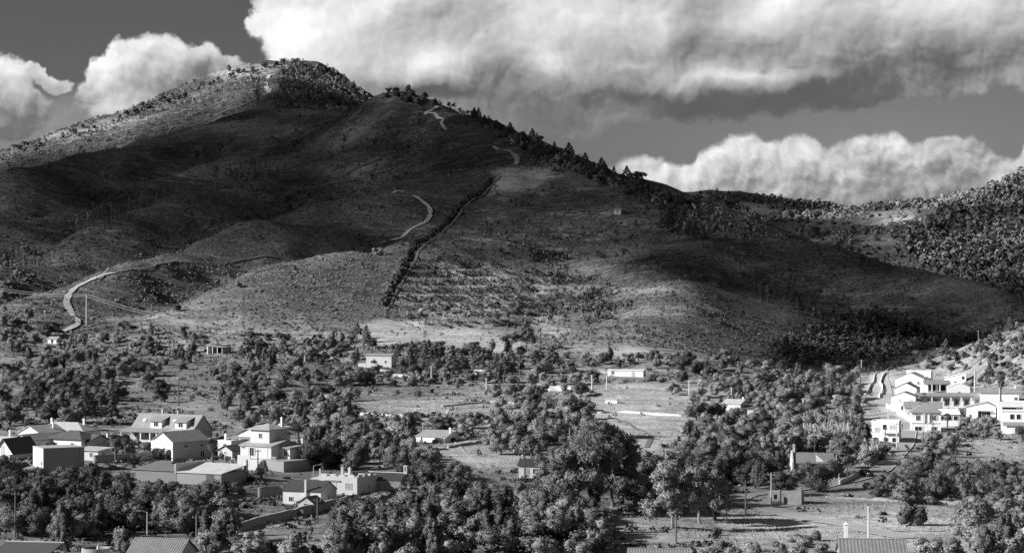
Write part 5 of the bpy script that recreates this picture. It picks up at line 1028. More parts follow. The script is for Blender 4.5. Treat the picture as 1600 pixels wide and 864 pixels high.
def bare_kind(rg, H, Wd):
    """thin-leaved twiggy tree: many fine branches, few leaves"""
    limbs = [([(0, 0, -.4), (0, 0, H*.3)], .12, .09)]; cl = []
    for i in range(16):
        a = rg.uniform(0, 6.28); rr = Wd*.5*rg.uniform(.3, 1); e = (rr*math.cos(a), rr*math.sin(a), H*rg.uniform(.55, 1)); limbs.append(([(0, 0, H*.28), (e[0]*.5, e[1]*.5, H*.55), e], .06, .025)); cl.append((e, (Wd*.1, Wd*.1, H*.07)))
    return crown('crown', cl, 60, .22, L_PALE, rg, core=.2), limb_mesh('trunk', limbs, BARKP)
rg = np.random.default_rng(11)
KINDS = {
 'carob_tree': [broad_kind(rg, 6.0, 7.0, L_DARK, 12), broad_kind(rg, 6.0, 6.0, L_DARK, 10), broad_kind(rg, 6.0, 8.0, L_DARK, 14, base=.1), broad_kind(rg, 6.0, 6.6, L_DARK, 11, flat=.9)],
 'olive_tree': [broad_kind(rg, 5.0, 5.6, L_PALE, 10, 75, .24), broad_kind(rg, 5.0, 6.4, L_PALE, 13, 70, .24, base=.12), broad_kind(rg, 5.0, 5.0, L_PALE, 8, 75, .24)],
 'oak_tree': [broad_kind(rg, 6.5, 7.2, L_MID, 13), broad_kind(rg, 6.5, 6.2, L_MID, 10, flat=.95), broad_kind(rg, 6.5, 7.8, L_MID, 15, base=.12), broad_kind(rg, 6.5, 5.4, L_MID, 9, flat=1.1)],
 'eucalyptus_tree': [euc_kind(rg, 15, 12), euc_kind(rg, 15, 10), euc_kind(rg, 15, 13)],
 'pine_tree': [pine_kind(rg, 10, 5.5, False), pine_kind(rg, 10, 6.5, False), pine_kind(rg, 10, 7.5, True)],
 'slender_tree': [thin_kind(rg, 12, 5), thin_kind(rg, 12, 4)],
 'shrub': [bush_kind(rg, 2.0, 3.0, L_MID), bush_kind(rg, 2.0, 2.6, L_DARK), bush_kind(rg, 2.0, 3.4, L_PALE), bush_kind(rg, 2.2, 2.4, L_MID)],
 'mastic_tree': [broad_kind(rg, 3.6, 4.8, L_MID, 10, base=.0), broad_kind(rg, 3.6, 4.2, L_DARK, 9, base=.0), broad_kind(rg, 3.6, 5.4, L_MID, 12, base=.0, flat=.65)],
 'fig_tree': [broad_kind(rg, 4.6, 6.4, L_PALE, 12, 60, .32, base=.08), broad_kind(rg, 4.6, 5.6, L_PALE, 10, 60, .32, base=.08)],
 'laurel_tree': [broad_kind(rg, 8.0, 4.6, L_MID, 13, flat=1.5, base=.1), broad_kind(rg, 8.0, 4.0, L_DARK, 12, flat=1.6, base=.1)],
 'twiggy_tree': [bare_kind(rg, 4.5, 4.5), bare_kind(rg, 4.5, 5.5)],
}
BASEH = {'mastic_tree': 3.6, 'fig_tree': 4.6, 'laurel_tree': 8.0, 'carob_tree': 6.0, 'olive_tree': 5.0, 'oak_tree': 6.5, 'eucalyptus_tree': 15.0, 'pine_tree': 10.0, 'slender_tree': 12.0, 'shrub': 2.0, 'twiggy_tree': 4.5}
CROWNW = {'mastic_tree': 4.8, 'fig_tree': 6.0, 'laurel_tree': 4.3, 'carob_tree': 7.0, 'olive_tree': 5.7, 'oak_tree': 6.8, 'eucalyptus_tree': 11.0, 'pine_tree': 6.0, 'slender_tree': 4.5, 'shrub': 3.0, 'twiggy_tree': 5.0}
LOOK = {'mastic_tree': ('domed', 'dense dark', 'broad low'), 'fig_tree': ('wide pale', 'rounded pale'), 'laurel_tree': ('upright', 'narrow dark'), 'carob_tree': ('broad dark', 'dense dark', 'wide-spreading dark', 'rounded dark'), 'olive_tree': ('pale loose-crowned', 'broad silvery', 'small-headed silvery'), 'oak_tree': ('full-crowned', 'domed', 'spreading', 'upright leafy'),
        'eucalyptus_tree': ('wide ragged', 'narrower ragged', 'broad many-limbed'), 'pine_tree': ('conical', 'ragged conical', 'flat-topped'), 'slender_tree': ('bare-stemmed', 'thin sparse'), 'shrub': ('rounded', 'low dark', 'pale spreading', 'upright'), 'twiggy_tree': ('pale twiggy', 'wide thin-leaved')}
WORD = {'mastic_tree': 'mastic tree', 'fig_tree': 'fig tree', 'laurel_tree': 'laurel tree', 'carob_tree': 'carob tree', 'olive_tree': 'olive tree', 'oak_tree': 'oak tree', 'eucalyptus_tree': 'eucalyptus with pale limbs', 'pine_tree': 'pine tree', 'slender_tree': 'slender tree', 'shrub': 'shrub', 'twiggy_tree': 'almond-like tree'}
CNT = {k: 0 for k in KINDS}; TREES = []   # x, y, radius
def plant(kind, x, y, H, var=None, label=None, where=None, sink=.15):
    v = random.randrange(len(KINDS[kind])) if var is None else var; s = H/BASEH[kind]; z = float(hgt(x, y))
    o = empty(kind, (x, y, z-sink*s), random.uniform(0, 6.28), s); o.scale = (s*random.uniform(.9, 1.12), s*random.uniform(.9, 1.12), s)
    cm, tm = KINDS[kind][v]; link('foliage' if kind == 'shrub' else 'crown', cm, None, o); link('stem' if kind == 'shrub' else 'trunk', tm, None, o)
    if label is None:
        rel = where or near_phrase(x, y)[0]; rs = s
        size = 'very small' if rs < .62 else 'small' if rs < .82 else 'medium-sized' if rs < 1.12 else 'large' if rs < 1.4 else 'very large'
        label = f'{size} {LOOK[kind][v]} {WORD[kind]} {rel}'
    tag(o, label, 'shrub' if kind == 'shrub' else 'tree', {'shrub': 'shrubs on the slopes and fields', 'pine_tree': 'pine trees'}.get(kind, kind.replace('_', ' ')+'s of the valley')); CNT[kind] += 1
    TREES.append((x, y, CROWNW[kind]*s*.5)); return o
def clear(x, y, rad, pad=0.0, gap=.8):
    for hx, hy, hr, _, _ in HOUSES:
        if (hx-x)**2+(hy-y)**2 < (hr*.92+rad*.6+pad)**2: return False
    for tx, ty, tr in TREES:
        if (tx-x)**2+(ty-y)**2 < ((tr+rad)*gap)**2: return False
    for L, w in ROADS:
        if ((L[:, 0]-x)**2+(L[:, 1]-y)**2).min() < (w*.5+rad*.75)**2: return False
    return True
def hides(px, py, h_px, w_px):
    """would a plant of this size in the picture cover the face of a house that the photograph shows free?"""
    for x0, y0, x1, y1 in KEEP:
        if px+w_px*.42 > x0 and px-w_px*.42 < x1 and py-h_px < y1 and py > y0: return True
    return False
KEEP = [  # what must stay in sight (photograph pixels)
    (50, 694, 135, 722), (2, 678, 50, 706), (48, 672, 135, 692), (205, 630, 332, 672), (295, 650, 332, 688), (240, 682, 326, 722), (220, 725, 375, 746), (372, 672, 468, 740), (350, 684, 382, 706),
    (446, 762, 522, 786), (505, 738, 592, 762), (592, 745, 626, 758), (656, 670, 706, 684), (812, 718, 836, 744), (1240, 706, 1290, 728), (1205, 766, 1252, 792), (1364, 654, 1410, 684), (1424, 634, 1494, 664), (1398, 580, 1482, 640),
    (1432, 605, 1592, 632), (1476, 580, 1504, 592), (1516, 622, 1556, 646), (1562, 622, 1600, 662), (320, 538, 364, 552), (574, 548, 612, 566), (945, 574, 1006, 588), (936, 622, 1070, 650), (857, 603, 894, 612),
    (1140, 768, 1260, 800), (1340, 732, 1362, 746), (1406, 650, 1436, 708), (1362, 580, 1384, 622), (10, 842, 80, 864), (127, 848, 172, 864), (202, 838, 308, 864), (1306, 836, 1420, 864), (978, 852, 1074, 864), (1165, 790, 1330, 826), (1130, 800, 1230, 840),
    (1376, 710, 1400, 732), (398, 770, 446, 780), (380, 792, 520, 822), (100, 440, 140, 512), (1290, 790, 1385, 822), (1400, 790, 1480, 830), (150, 714, 236, 722), (1260, 760, 1340, 800), (960, 660, 1060, 700), (930, 600, 1040, 640), (690, 690, 750, 718), (745, 712, 808, 748), (965, 800, 1110, 850), (600, 500, 760, 528), (1500, 688, 1600, 716), (1290, 800, 1420, 840), (560, 604, 760, 640)]
KEEP2 = []
def scatter(poly, kinds, n, hrange, gap=.8, where=None, tries=12, keep=True, dmin=0, cap=None, pad=0):
    """plants spread over the ground inside an outline"""
    xs = [p[0] for p in poly]; ys = [p[1] for p in poly]; got = 0
    px = np.array([random.uniform(min(xs), max(xs)) for _ in range(n*tries)]); py = np.array([random.uniform(min(ys), max(ys)) for _ in range(n*tries)])
    m_ = inpoly(px, py, poly); px, py = px[m_], py[m_]; G, ok = ground(px, py, dmin); names = list(kinds); ws = [kinds[k] for k in names]
    for i in range(len(px)):
        if got >= n: break
        if not ok[i]: continue
        k = random.choices(names, ws)[0]; f = random.betavariate(2, 2.4); hr = hrange.get(k) if isinstance(hrange, dict) else hrange; H = hr[0]+(hr[1]-hr[0])*f
        if CNT[k] >= 296: continue
        s = F/G[i, 1]; rad = CROWNW[k]*H/BASEH[k]*.5
        if keep and hides(px[i], py[i], H*s*1.02, rad*2*s): continue
        if not clear(G[i, 0], G[i, 1], rad, pad, gap): continue
        plant(k, G[i, 0], G[i, 1], H, where=where); got += 1
    return got
def at(kind, px, py, h_px, var=None, label=None, where=None):
    g = g1(px, py); return plant(kind, g[0], g[1], h_px*g[1]/F, var, label, where)
# ---- single trees one would point to
at('shrub', 1426, 822, 38, 1, 'large dense dark round bush standing alone in the dry meadow')
at('carob_tree', 1224, 776, 46, 0, 'broad tree leaning over the back of the roofless stone ruin')
at('oak_tree', 1282, 768, 52, 2, 'spreading tree hiding the lower wall of the cottage with the white end gable')
at('eucalyptus_tree', 905, 806, 118, 2, 'huge many-limbed eucalyptus at the centre of the wood beside the tiny house')
at('eucalyptus_tree', 958, 792, 112, 0, 'huge ragged eucalyptus with bleached limbs above the sunny clearing')
at('eucalyptus_tree', 868, 800, 84, 1, 'tall eucalyptus closing in on the tiny white house')
at('eucalyptus_tree', 930, 760, 96, 2, 'tall eucalyptus rising behind the two huge ones')
at('eucalyptus_tree', 1050, 826, 100, 0, 'large eucalyptus on the grass bank with a dark trunk')
at('eucalyptus_tree', 1092, 818, 92, 2, 'large eucalyptus by the poles at the asphalt bend')
at('eucalyptus_tree', 1010, 806, 84, 1, 'tall eucalyptus between the clearing and the grass bank')
at('eucalyptus_tree', 1068, 792, 78, 1, 'eucalyptus standing behind the grass bank pair')
at('carob_tree', 690, 678, 28, 2, 'wide umbrella-shaped tree over the low grey-roofed house')
at('carob_tree', 673, 770, 52, 3, 'big rounded tree on the sunny clearing below the low house'); at('oak_tree', 712, 770, 46, 0, 'big domed tree beside the rounded tree on the sunny clearing')
at('carob_tree', 368, 614, 30, 0, 'dark compact tree alone on the dry pasture'); at('carob_tree', 586, 572, 18, 0, 'dark tree right in front of the white farmhouse wall')
at('carob_tree', 1084, 322, 18, 0, 'solitary dark domed tree on the mountain shoulder skyline'); at('carob_tree', 1183, 346, 12, 1, 'lone round tree on the low dark spur crest')
at('pine_tree', 1229, 566, 42, 0, 'bright conical conifer at the foot of the dark valley'); at('pine_tree', 800, 560, 42, 2, 'tall flat-topped pine beside the pale pole above the fields'); at('pine_tree', 822, 548, 48, 1, 'tall dark pine at the foot of the gully')
at('slender_tree', 1272, 528, 46, 0, 'solitary thin pale-stemmed tree on the dark valley side'); at('pine_tree', 1374, 574, 24, 1, 'bushy conifer at the top of the climbing village road')
at('pine_tree', 1578, 524, 30, 0, 'sunlit conifer on the crest of the right hand slope'); at('olive_tree', 372, 450, 10, 1, 'lone small tree on the lit scrub spur'); at('carob_tree', 277, 486, 12, 0, 'small round tree beside the dark hollow on the scrub slope')
at('slender_tree', 840, 520, 30, 1)
# ---- woods and orchards, zone by zone
TR = {'mastic_tree': (2.2, 4.4), 'fig_tree': (3.0, 5.5), 'laurel_tree': (5, 9), 'carob_tree': (4.2, 7.2), 'oak_tree': (4.5, 8.0), 'olive_tree': (3.2, 5.8), 'shrub': (1.1, 2.6), 'twiggy_tree': (2.8, 4.6), 'pine_tree': (6, 11), 'eucalyptus_tree': (9, 15), 'slender_tree': (7, 12)}
wood = {'carob_tree': 4, 'oak_tree': 4, 'olive_tree': 1, 'mastic_tree': 2, 'laurel_tree': 2, 'fig_tree': 1}
# skyline of the mountain and the wooded shoulder
scatter([(700, 165), (900, 250), (1090, 326), (1090, 350), (900, 275), (800, 232)], {'oak_tree': 3, 'pine_tree': 4, 'carob_tree': 3}, 130, {**TR, 'pine_tree': (7, 13), 'oak_tree': (4, 8)}, .62, 'on the wooded shoulder of the mountain', keep=False)
scatter([(600, 146), (640, 146), (700, 165), (690, 172), (600, 156)], {'carob_tree': 3, 'oak_tree': 2}, 16, {**TR, 'carob_tree': (4, 7)}, .8, 'along the front peak', keep=False)
for pxx, h_, k_ in ((940, 26, 1), (962, 12, 0), (995, 26, 2), (1003, 20, 1), (1030, 22, 0), (1044, 20, 1), (1058, 18, 2), (1068, 20, 0)):
    py_ = np.interp(pxx, [900, 1000, 1050, 1090], [254, 292, 315, 330]); at('pine_tree', pxx, py_+3, h_, k_, None, 'standing clear on the falling skyline of the shoulder')
scatter([(1000, 300), (1110, 340), (1120, 400), (1040, 380)], {'pine_tree': 5, 'slender_tree': 2}, 26, {**TR, 'pine_tree': (7, 12)}, .8, 'on the slope under the shoulder', keep=False)
scatter([(1150, 440), (1300, 480), (1290, 520), (1190, 480)], {'slender_tree': 4, 'pine_tree': 2}, 16, {**TR, 'slender_tree': (9, 14)}, .8, 'on the dark valley side', keep=False)
scatter([(330, 275), (450, 280), (440, 300), (330, 300)], {'slender_tree': 5}, 34, {'slender_tree': (12, 18)}, .35, 'in the tall bare stand on the dark spur', keep=False)
scatter([(160, 330), (330, 298), (330, 310), (180, 350), (110, 378)], {'slender_tree': 5}, 30, {'slender_tree': (8, 14)}, .4, 'along the crest of the dark spur', keep=False)
scatter([(0, 400), (60, 390), (60, 450), (0, 480)], {'slender_tree': 2, 'oak_tree': 3}, 24, {'slender_tree': (9, 14), 'oak_tree': (4, 7)}, .6, 'in the dark gully on the left', keep=False)
scatter([(0, 245), (360, 118), (430, 100), (440, 106), (370, 125), (200, 185), (0, 250)], {'oak_tree': 3, 'carob_tree': 3}, 60, {'oak_tree': (4, 8), 'carob_tree': (4, 7)}, .8, 'along the summit ridge', keep=False)
at('pine_tree', 38, 238, 18, 2, 'flat pine on the far ridge left of its taller twin'); at('pine_tree', 22, 240, 16, 2, 'low flat pine on the far ridge'); at('oak_tree', 358, 113, 11, 1, 'lone round tree on the bare summit shoulder')
for q in ((590, 400, 14), (560, 330, 8), (1010, 330, 8)): at('oak_tree', *q)
scatter([(0, 745), (135, 742), (215, 765), (380, 762), (445, 800), (370, 830), (200, 836), (0, 848)], wood, 95, TR, .62)
scatter([(0, 800), (330, 800), (640, 812), (960, 812), (960, 885), (0, 885)], wood, 80, TR, .62)
scatter([(520, 792), (700, 770), (860, 790), (960, 830), (960, 880), (520, 880)], wood, 70, TR, .6)
scatter([(600, 770), (640, 700), (760, 690), (850, 760), (850, 800), (620, 800)], {'carob_tree': 2, 'oak_tree': 4, 'olive_tree': 4}, 34, TR, .72)
scatter([(470, 700), (640, 690), (660, 745), (600, 745), (480, 735)], wood, 34, TR, .62)
scatter([(740, 660), (900, 640), (960, 680), (960, 760), (850, 740), (760, 700)], {'oak_tree': 5, 'carob_tree': 3, 'eucalyptus_tree': 1.5}, 34, TR, .6)
scatter([(1000, 730), (1180, 690), (1240, 740), (1190, 765), (1120, 800), (1000, 800)], {'oak_tree': 5, 'carob_tree': 3}, 42, TR, .58)
scatter([(1050, 660), (1360, 610), (1370, 700), (1330, 745), (1250, 720), (1100, 700)], {'oak_tree': 4, 'carob_tree': 1, 'olive_tree': 5}, 70, TR, .64)
scatter([(1130, 600), (1360, 585), (1350, 640), (1200, 650)], {'oak_tree': 4, 'olive_tree': 4, 'pine_tree': 1}, 46, TR, .66)
scatter([(0, 590), (190, 600), (200, 690), (150, 676), (0, 676)], {'carob_tree': 4, 'oak_tree': 4, 'pine_tree': 1}, 52, TR, .6)
scatter([(80, 565), (240, 580), (260, 630), (180, 640), (60, 620)], {'carob_tree': 5, 'oak_tree': 2}, 22, TR, .7)
scatter([(0, 500), (200, 515), (330, 540), (240, 575), (0, 580)], {'carob_tree': 1.5, 'olive_tree': 3, 'oak_tree': 3, 'twiggy_tree': 2, 'slender_tree': 1}, 52, TR, .8)
scatter([(330, 540), (560, 530), (700, 545), (860, 560), (900, 600), (560, 590), (330, 570)], {'olive_tree': 3, 'oak_tree': 3, 'carob_tree': 1.5, 'pine_tree': 2.5, 'twiggy_tree': 1.5, 'slender_tree': 1}, 70, TR, .78)
scatter([(560, 545), (740, 545), (790, 585), (690, 600), (600, 575)], {'pine_tree': 4, 'oak_tree': 2}, 26, TR, .7)
scatter([(330, 570), (900, 590), (1000, 600), (900, 650), (620, 670), (480, 690), (380, 680)], {'carob_tree': 2.5, 'oak_tree': 3, 'olive_tree': 3, 'twiggy_tree': 1.5, 'shrub': 4}, 130, {**TR, 'carob_tree': (2.5, 6), 'oak_tree': (2.5, 6)}, .95)
scatter([(400, 660), (640, 640), (760, 655), (640, 700), (470, 720), (460, 680)], wood, 34, TR, .68)
scatter([(860, 560), (1200, 560), (1260, 600), (1100, 610), (900, 600)], {'olive_tree': 4, 'oak_tree': 3, 'carob_tree': 1.5, 'twiggy_tree': 2}, 46, {**TR, 'oak_tree': (3, 6), 'olive_tree': (2.5, 5)}, .78)
scatter([(860, 610), (1150, 610), (1160, 650), (870, 650)], {'olive_tree': 2, 'carob_tree': 1.5, 'shrub': 3}, 34, TR, 1.0)
scatter([(1450, 690), (1600, 675), (1600, 790), (1500, 800), (1330, 760), (1400, 725)], {'oak_tree': 3, 'olive_tree': 4, 'twiggy_tree': 1.5, 'shrub': 4}, 60, TR, .85)
scatter([(1430, 665), (1600, 660), (1600, 700), (1440, 715)], {'oak_tree': 3, 'olive_tree': 3, 'carob_tree': 1}, 26, {**TR, 'oak_tree': (3, 5.5)}, .7)
scatter([(1420, 812), (1600, 800), (1600, 885), (1400, 885)], {'oak_tree': 4, 'olive_tree': 2}, 36, TR, .62)
scatter([(1080, 830), (1330, 830), (1300, 885), (1080, 885)], {'oak_tree': 4, 'olive_tree': 1, 'shrub': 2}, 22, {**TR, 'oak_tree': (2.5, 5)}, .75)
scatter([(140, 690), (240, 690), (350, 720), (400, 750), (220, 735), (140, 735)], {'oak_tree': 3, 'carob_tree': 2, 'shrub': 3}, 30, {**TR, 'oak_tree': (2.5, 4.5), 'carob_tree': (2.5, 4.5)}, .7)
scatter([(470, 690), (1000, 690), (1600, 700), (1600, 860), (960, 860), (480, 800)], {'shrub': 5}, 70, TR, .9)
scatter([(1380, 640), (1600, 630), (1600, 665), (1400, 660)], {'shrub': 2, 'oak_tree': 1}, 14, {'shrub': (1.2, 2.4), 'oak_tree': (2.5, 4)}, .8)
scatter([(1420, 560), (1600, 500), (1600, 600), (1500, 610), (1420, 590)], {'shrub': 4, 'olive_tree': 2, 'pine_tree': .6}, 46, {**TR, 'olive_tree': (2, 4)}, .9)
scatter([(600, 490), (900, 470), (900, 540), (620, 530)], {'olive_tree': 3, 'carob_tree': 2, 'shrub': 3}, 30, {**TR, 'carob_tree': (2.5, 5), 'olive_tree': (2.5, 4.5)}, 1.0, where='on the terraced lower spur')
MIX = {'mastic_tree': 4, 'olive_tree': 2, 'fig_tree': 2, 'laurel_tree': 1, 'twiggy_tree': 1}
scatter([(0, 505), (330, 520), (560, 530), (700, 545), (860, 555), (900, 600), (560, 600), (330, 585), (0, 590)], MIX, 110, TR, .8)
scatter([(330, 575), (900, 595), (1000, 600), (930, 655), (620, 690), (480, 690), (360, 680)], MIX, 80, TR, .85)
scatter([(860, 555), (1200, 560), (1330, 600), (1340, 650), (1180, 660), (1100, 610), (900, 600)], MIX, 80, TR, .75)
scatter([(1340, 690), (1600, 675), (1600, 790), (1450, 800), (1330, 765)], MIX, 60, TR, .8)
scatter([(1425, 565), (1600, 500), (1600, 610), (1500, 612), (1425, 592)], {'mastic_tree': 4, 'olive_tree': 2}, 60, {'mastic_tree': (1.4, 3.2), 'olive_tree': (2, 3.6)}, .8)
scatter([(560, 690), (850, 650), (860, 790), (620, 800)], MIX, 30, TR, .8)
scatter([(1000, 690), (1340, 650), (1340, 750), (1100, 800)], MIX, 40, TR, .6)
scatter([(1080, 830), (1600, 800), (1600, 885), (1080, 885)], {'mastic_tree': 5, 'laurel_tree': 1}, 40, TR, .7)
scatter([(0, 740), (500, 760), (960, 800), (960, 885), (0, 885)], {'mastic_tree': 4, 'laurel_tree': 3, 'fig_tree': 1}, 90, TR, .55)
# gardens close to the houses
for hx, hy, hr, hpx, hpy in list(HOUSES):
    for _ in range(5):
        a = random.uniform(0, 6.28); q = hr*random.uniform(.85, 1.5); x, y = hx+q*math.cos(a), hy+q*math.sin(a); H = random.uniform(1.0, 2.4); z = float(hgt(x, y)); qx, qy = HX+F*x/y, HY-F*(z-CAMZ)/y
        if CNT['shrub'] < 290 and not hides(qx, qy, H*F/y, 2.2*F/y) and clear(x, y, .6, -hr*.25, .7): plant('shrub', x, y, H)
# ------------------------------------------------------------------ palms
def fan_leaf():
    b = B()
    for i in range(9):
        a = -1.2+2.4*i/8; c, s = math.sin(a), math.cos(a); w = .10
        b.poly([(0, 0, 0), (c*.6-s*w, s*.6+c*w, .04), (c*1.05, s*1.05, -.18-.1*abs(a)), (c*.6+s*w, s*.6-c*w, .04)])
    b.tube([(0, -.7, -.05), (0, 0, 0)], .03, .03, 4); me = b.mesh('frond', False); me.materials.append(L_PALM); return me
def feather_leaf():
    b = B(); P = [(0, t*2.6, .55*t-1.35*t*t) for t in np.linspace(0, 1, 9)]; b.tube(P, .05, .015, 4)
    for i in range(1, 9):
        for s in (-1, 1):
            x, y, z = P[i]; l = .75*(1-.5*abs(i/8-.35)); b.poly([(0, y-.14, z), (0, y+.1, z), (s*l, y+.35, z-.28), (s*l*.95, y+.22, z-.3)])
    me = b.mesh('frond', False); me.materials.append(L_PALM); return me
FANL, FEAL = fan_leaf(), feather_leaf()
def palm(px, py, h_px, kind, label, r_px):
    g = g1(px, py); s = F/g[1]; H = h_px/s; rr = r_px/s; t = empty('palm_tree', tuple(g), random.uniform(0, 6)); tag(t, label, 'palm tree', 'palm trees')
    H0 = max(H-rr*.8, .4)
    tr = B().tube([(0, 0, -.5), (.08, .05, H0*.5), (0, 0, H0)], .26 if kind == 'fan' else .35, .2 if kind == 'fan' else .3, 8).link('trunk', BARK, t)
    n = 34 if kind == 'fan' else 30; f = rr/1.75 if kind == 'fan' else rr/2.5
    for i in range(n):
        el = R(80-145*(i/n)**.8) if kind == 'fan' else R(82-95*(i/n)); az = i*2.39996
        o = link('frond', FANL if kind == 'fan' else FEAL, None, t); q = Euler((el, 0, az), 'XYZ'); o.rotation_euler = q; o.scale = (f, f, f)
        dv = q.to_matrix()@Vector((0, .7*f if kind == 'fan' else .1, 0)); o.location = (dv.x, dv.y, H0+dv.z)
    TREES.append((g[0], g[1], 1.5))
palm(181, 724, 46, 'fan', 'tall fan palm with shaggy head behind the garden wall', 13); palm(196, 720, 42, 'fan', 'slimmer fan palm close behind the shaggy one', 10); palm(333, 728, 42, 'fan', 'fan palm between the house with arches and the tan villa', 12)
palm(248, 730, 26, 'feather', 'low feather palm in the garden of the house with arches', 17); palm(210, 732, 20, 'feather', 'wide low feather palm beside the garden wall', 16); palm(466, 690, 28, 'feather', 'feather palm above the trees behind the tan villa', 15)
palm(1564, 652, 72, 'fan', 'very tall thin fan palm rising over the white village', 10); palm(110, 654, 16, 'feather', 'feather palm in the dark trees above the village cluster', 12); palm(1597, 690, 22, 'feather', 'pale palm in front of the stepped house', 12); palm(408, 752, 18, 'feather', 'small palm at the foot of the terrace stair', 9); palm(1480, 668, 22, 'fan', 'short fan palm beside the veranda house', 7)
palm(320, 548, 24, 'fan', 'dark palm beside the open-fronted barn', 9); palm(392, 552, 22, 'feather', 'bushy palm on the farm side of the open-fronted barn', 12)
# araucaria among the white houses
g = g1(1444, 656); t = empty('araucaria_tree', tuple(g)); tag(t, 'tiered araucaria with flat whorls of branches among the white houses', 'tree'); s = F/g[1]; H = 44/s
B().tube([(0, 0, -.5), (0, 0, H)], .2, .04, 7).link('trunk', BARK, t)
for i in range(8):
    zc = H*(.28+.7*i/8); rr = H*.26*(1-i/9.5); b = B()
    for k in range(7): a = k*6.283/7+i*.4; b.tube([(0, 0, zc), (rr*.6*math.cos(a), rr*.6*math.sin(a), zc-.05), (rr*math.cos(a), rr*math.sin(a), zc+.25)], .11, .16, 5)
    me = b.mesh('branch_whorl'); me.materials.append(L_DARK); link('branch_whorl', me, None, t)
# cane brake beside the road
def cane(px0, px1, py0, py1, n, label):
    px = np.random.default_rng(3).uniform(px0, px1, n); py = np.random.default_rng(4).uniform(py0, py1, n); G, ok = ground(px, py); r_ = np.random.default_rng(5); V = []; Q = []
    for i, g in enumerate(G):
        h = r_.uniform(2.2, 4.6); w = .10; lx, ly = r_.normal(0, .35, 2); a = r_.uniform(0, 3.14); dx, dy = w*math.cos(a), w*math.sin(a); k = len(V)
        V += [(g[0]-dx, g[1]-dy, g[2]-.2), (g[0]+dx, g[1]+dy, g[2]-.2), (g[0]+lx+dx, g[1]+ly+dy, g[2]+h), (g[0]+lx-dx, g[1]+ly-dy, g[2]+h)]; Q.append((k, k+1, k+2, k+3))
        for j in range(5): z = g[2]+h*r_.uniform(.4, 1); b = r_.uniform(0, 6.28); l = .7; c, s_ = math.cos(b), math.sin(b); k = len(V); x, y = g[0]+lx*.7, g[1]+ly*.7; V += [(x, y, z), (x+c*l*.5-s_*.07, y+s_*l*.5+c*.07, z+.2), (x+c*l, y+s_*l, z-.1), (x+c*l*.5+s_*.07, y+s_*l*.5-c*.07, z+.2)]; Q.append((k, k+1, k+2, k+3))
    o = link('cane_brake', new_mesh('cane_brake', V, quads=Q), L_REED); tag(o, label, None, None, 'stuff')
cane(1255, 1330, 662, 692, 1400, 'pale dense cane brake between the trees and the village road'); cane(1345, 1372, 710, 728, 300, 'tuft of pale canes by the bend in the village road')
# ------------------------------------------------------------------ uncountable cover: scrub, far woods, dry grass
def blobs(name, label, X, Y, Rr, Hh, m, seed, leaf=False, sink=.25):
    """many small uneven bushes as one mesh: each a squashed, jittered dome"""
    n = len(X); r_ = np.random.default_rng(seed); Z = hgt(X, Y)
    ring = np.array([(math.cos(a), math.sin(a)) for a in np.arange(6)*math.pi/3])
    v = np.zeros((n, 13, 3)); j = lambda s: 1+s*r_.standard_normal((n, 6))
    rot = r_.uniform(0, 6.28, n); c, s = np.cos(rot)[:, None], np.sin(rot)[:, None]; rx = ring[:, 0]*c-ring[:, 1]*s; ry = ring[:, 0]*s+ring[:, 1]*c
    j1 = j(.22); j2 = j(.25)
    v[:, 0:6, 0] = X[:, None]+rx*Rr[:, None]*.85*j1; v[:, 0:6, 1] = Y[:, None]+ry*Rr[:, None]*.85*j1; v[:, 0:6, 2] = (Z-sink*Hh)[:, None]
    v[:, 6:12, 0] = X[:, None]+rx*Rr[:, None]*.92*j2; v[:, 6:12, 1] = Y[:, None]+ry*Rr[:, None]*.92*j2; v[:, 6:12, 2] = Z[:, None]+Hh[:, None]*(.6+.16*r_.standard_normal((n, 6)))
    v[:, 12, 0] = X+Rr*.2*r_.standard_normal(n); v[:, 12, 1] = Y+Rr*.2*r_.standard_normal(n); v[:, 12, 2] = Z+Hh
    t = []
    for i in range(6): k = (i+1) % 6; t += [(i, k, 6+k), (i, 6+k, 6+i), (6+i, 6+k, 12)]
    T = (np.array(t)[None]+np.arange(n)[:, None, None]*13).reshape(-1, 3)
    me = new_mesh(name, v.reshape(-1, 3), tris=T); vattr(me, 'tint', np.repeat(r_.uniform(.55, 1.45, n), 13)); o = link(name, me, m); tag(o, label, None, None, 'stuff'); return o
def tint_mat(name, base, var=.3):
    m = bpy.data.materials.new(name); m.use_nodes = True; n = NT(m.node_tree); b = m.node_tree.nodes['Principled BSDF']; b.inputs['Roughness'].default_value = .85; b.inputs['Specular IOR Level'].default_value = .12
    g = n.node('ShaderNodeNewGeometry').outputs['Position']; at_ = n.node('ShaderNodeAttribute', attribute_name='tint').outputs['Fac']
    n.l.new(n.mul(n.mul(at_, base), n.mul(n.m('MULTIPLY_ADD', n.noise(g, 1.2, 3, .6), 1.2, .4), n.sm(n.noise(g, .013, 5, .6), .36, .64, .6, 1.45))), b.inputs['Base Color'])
    return m
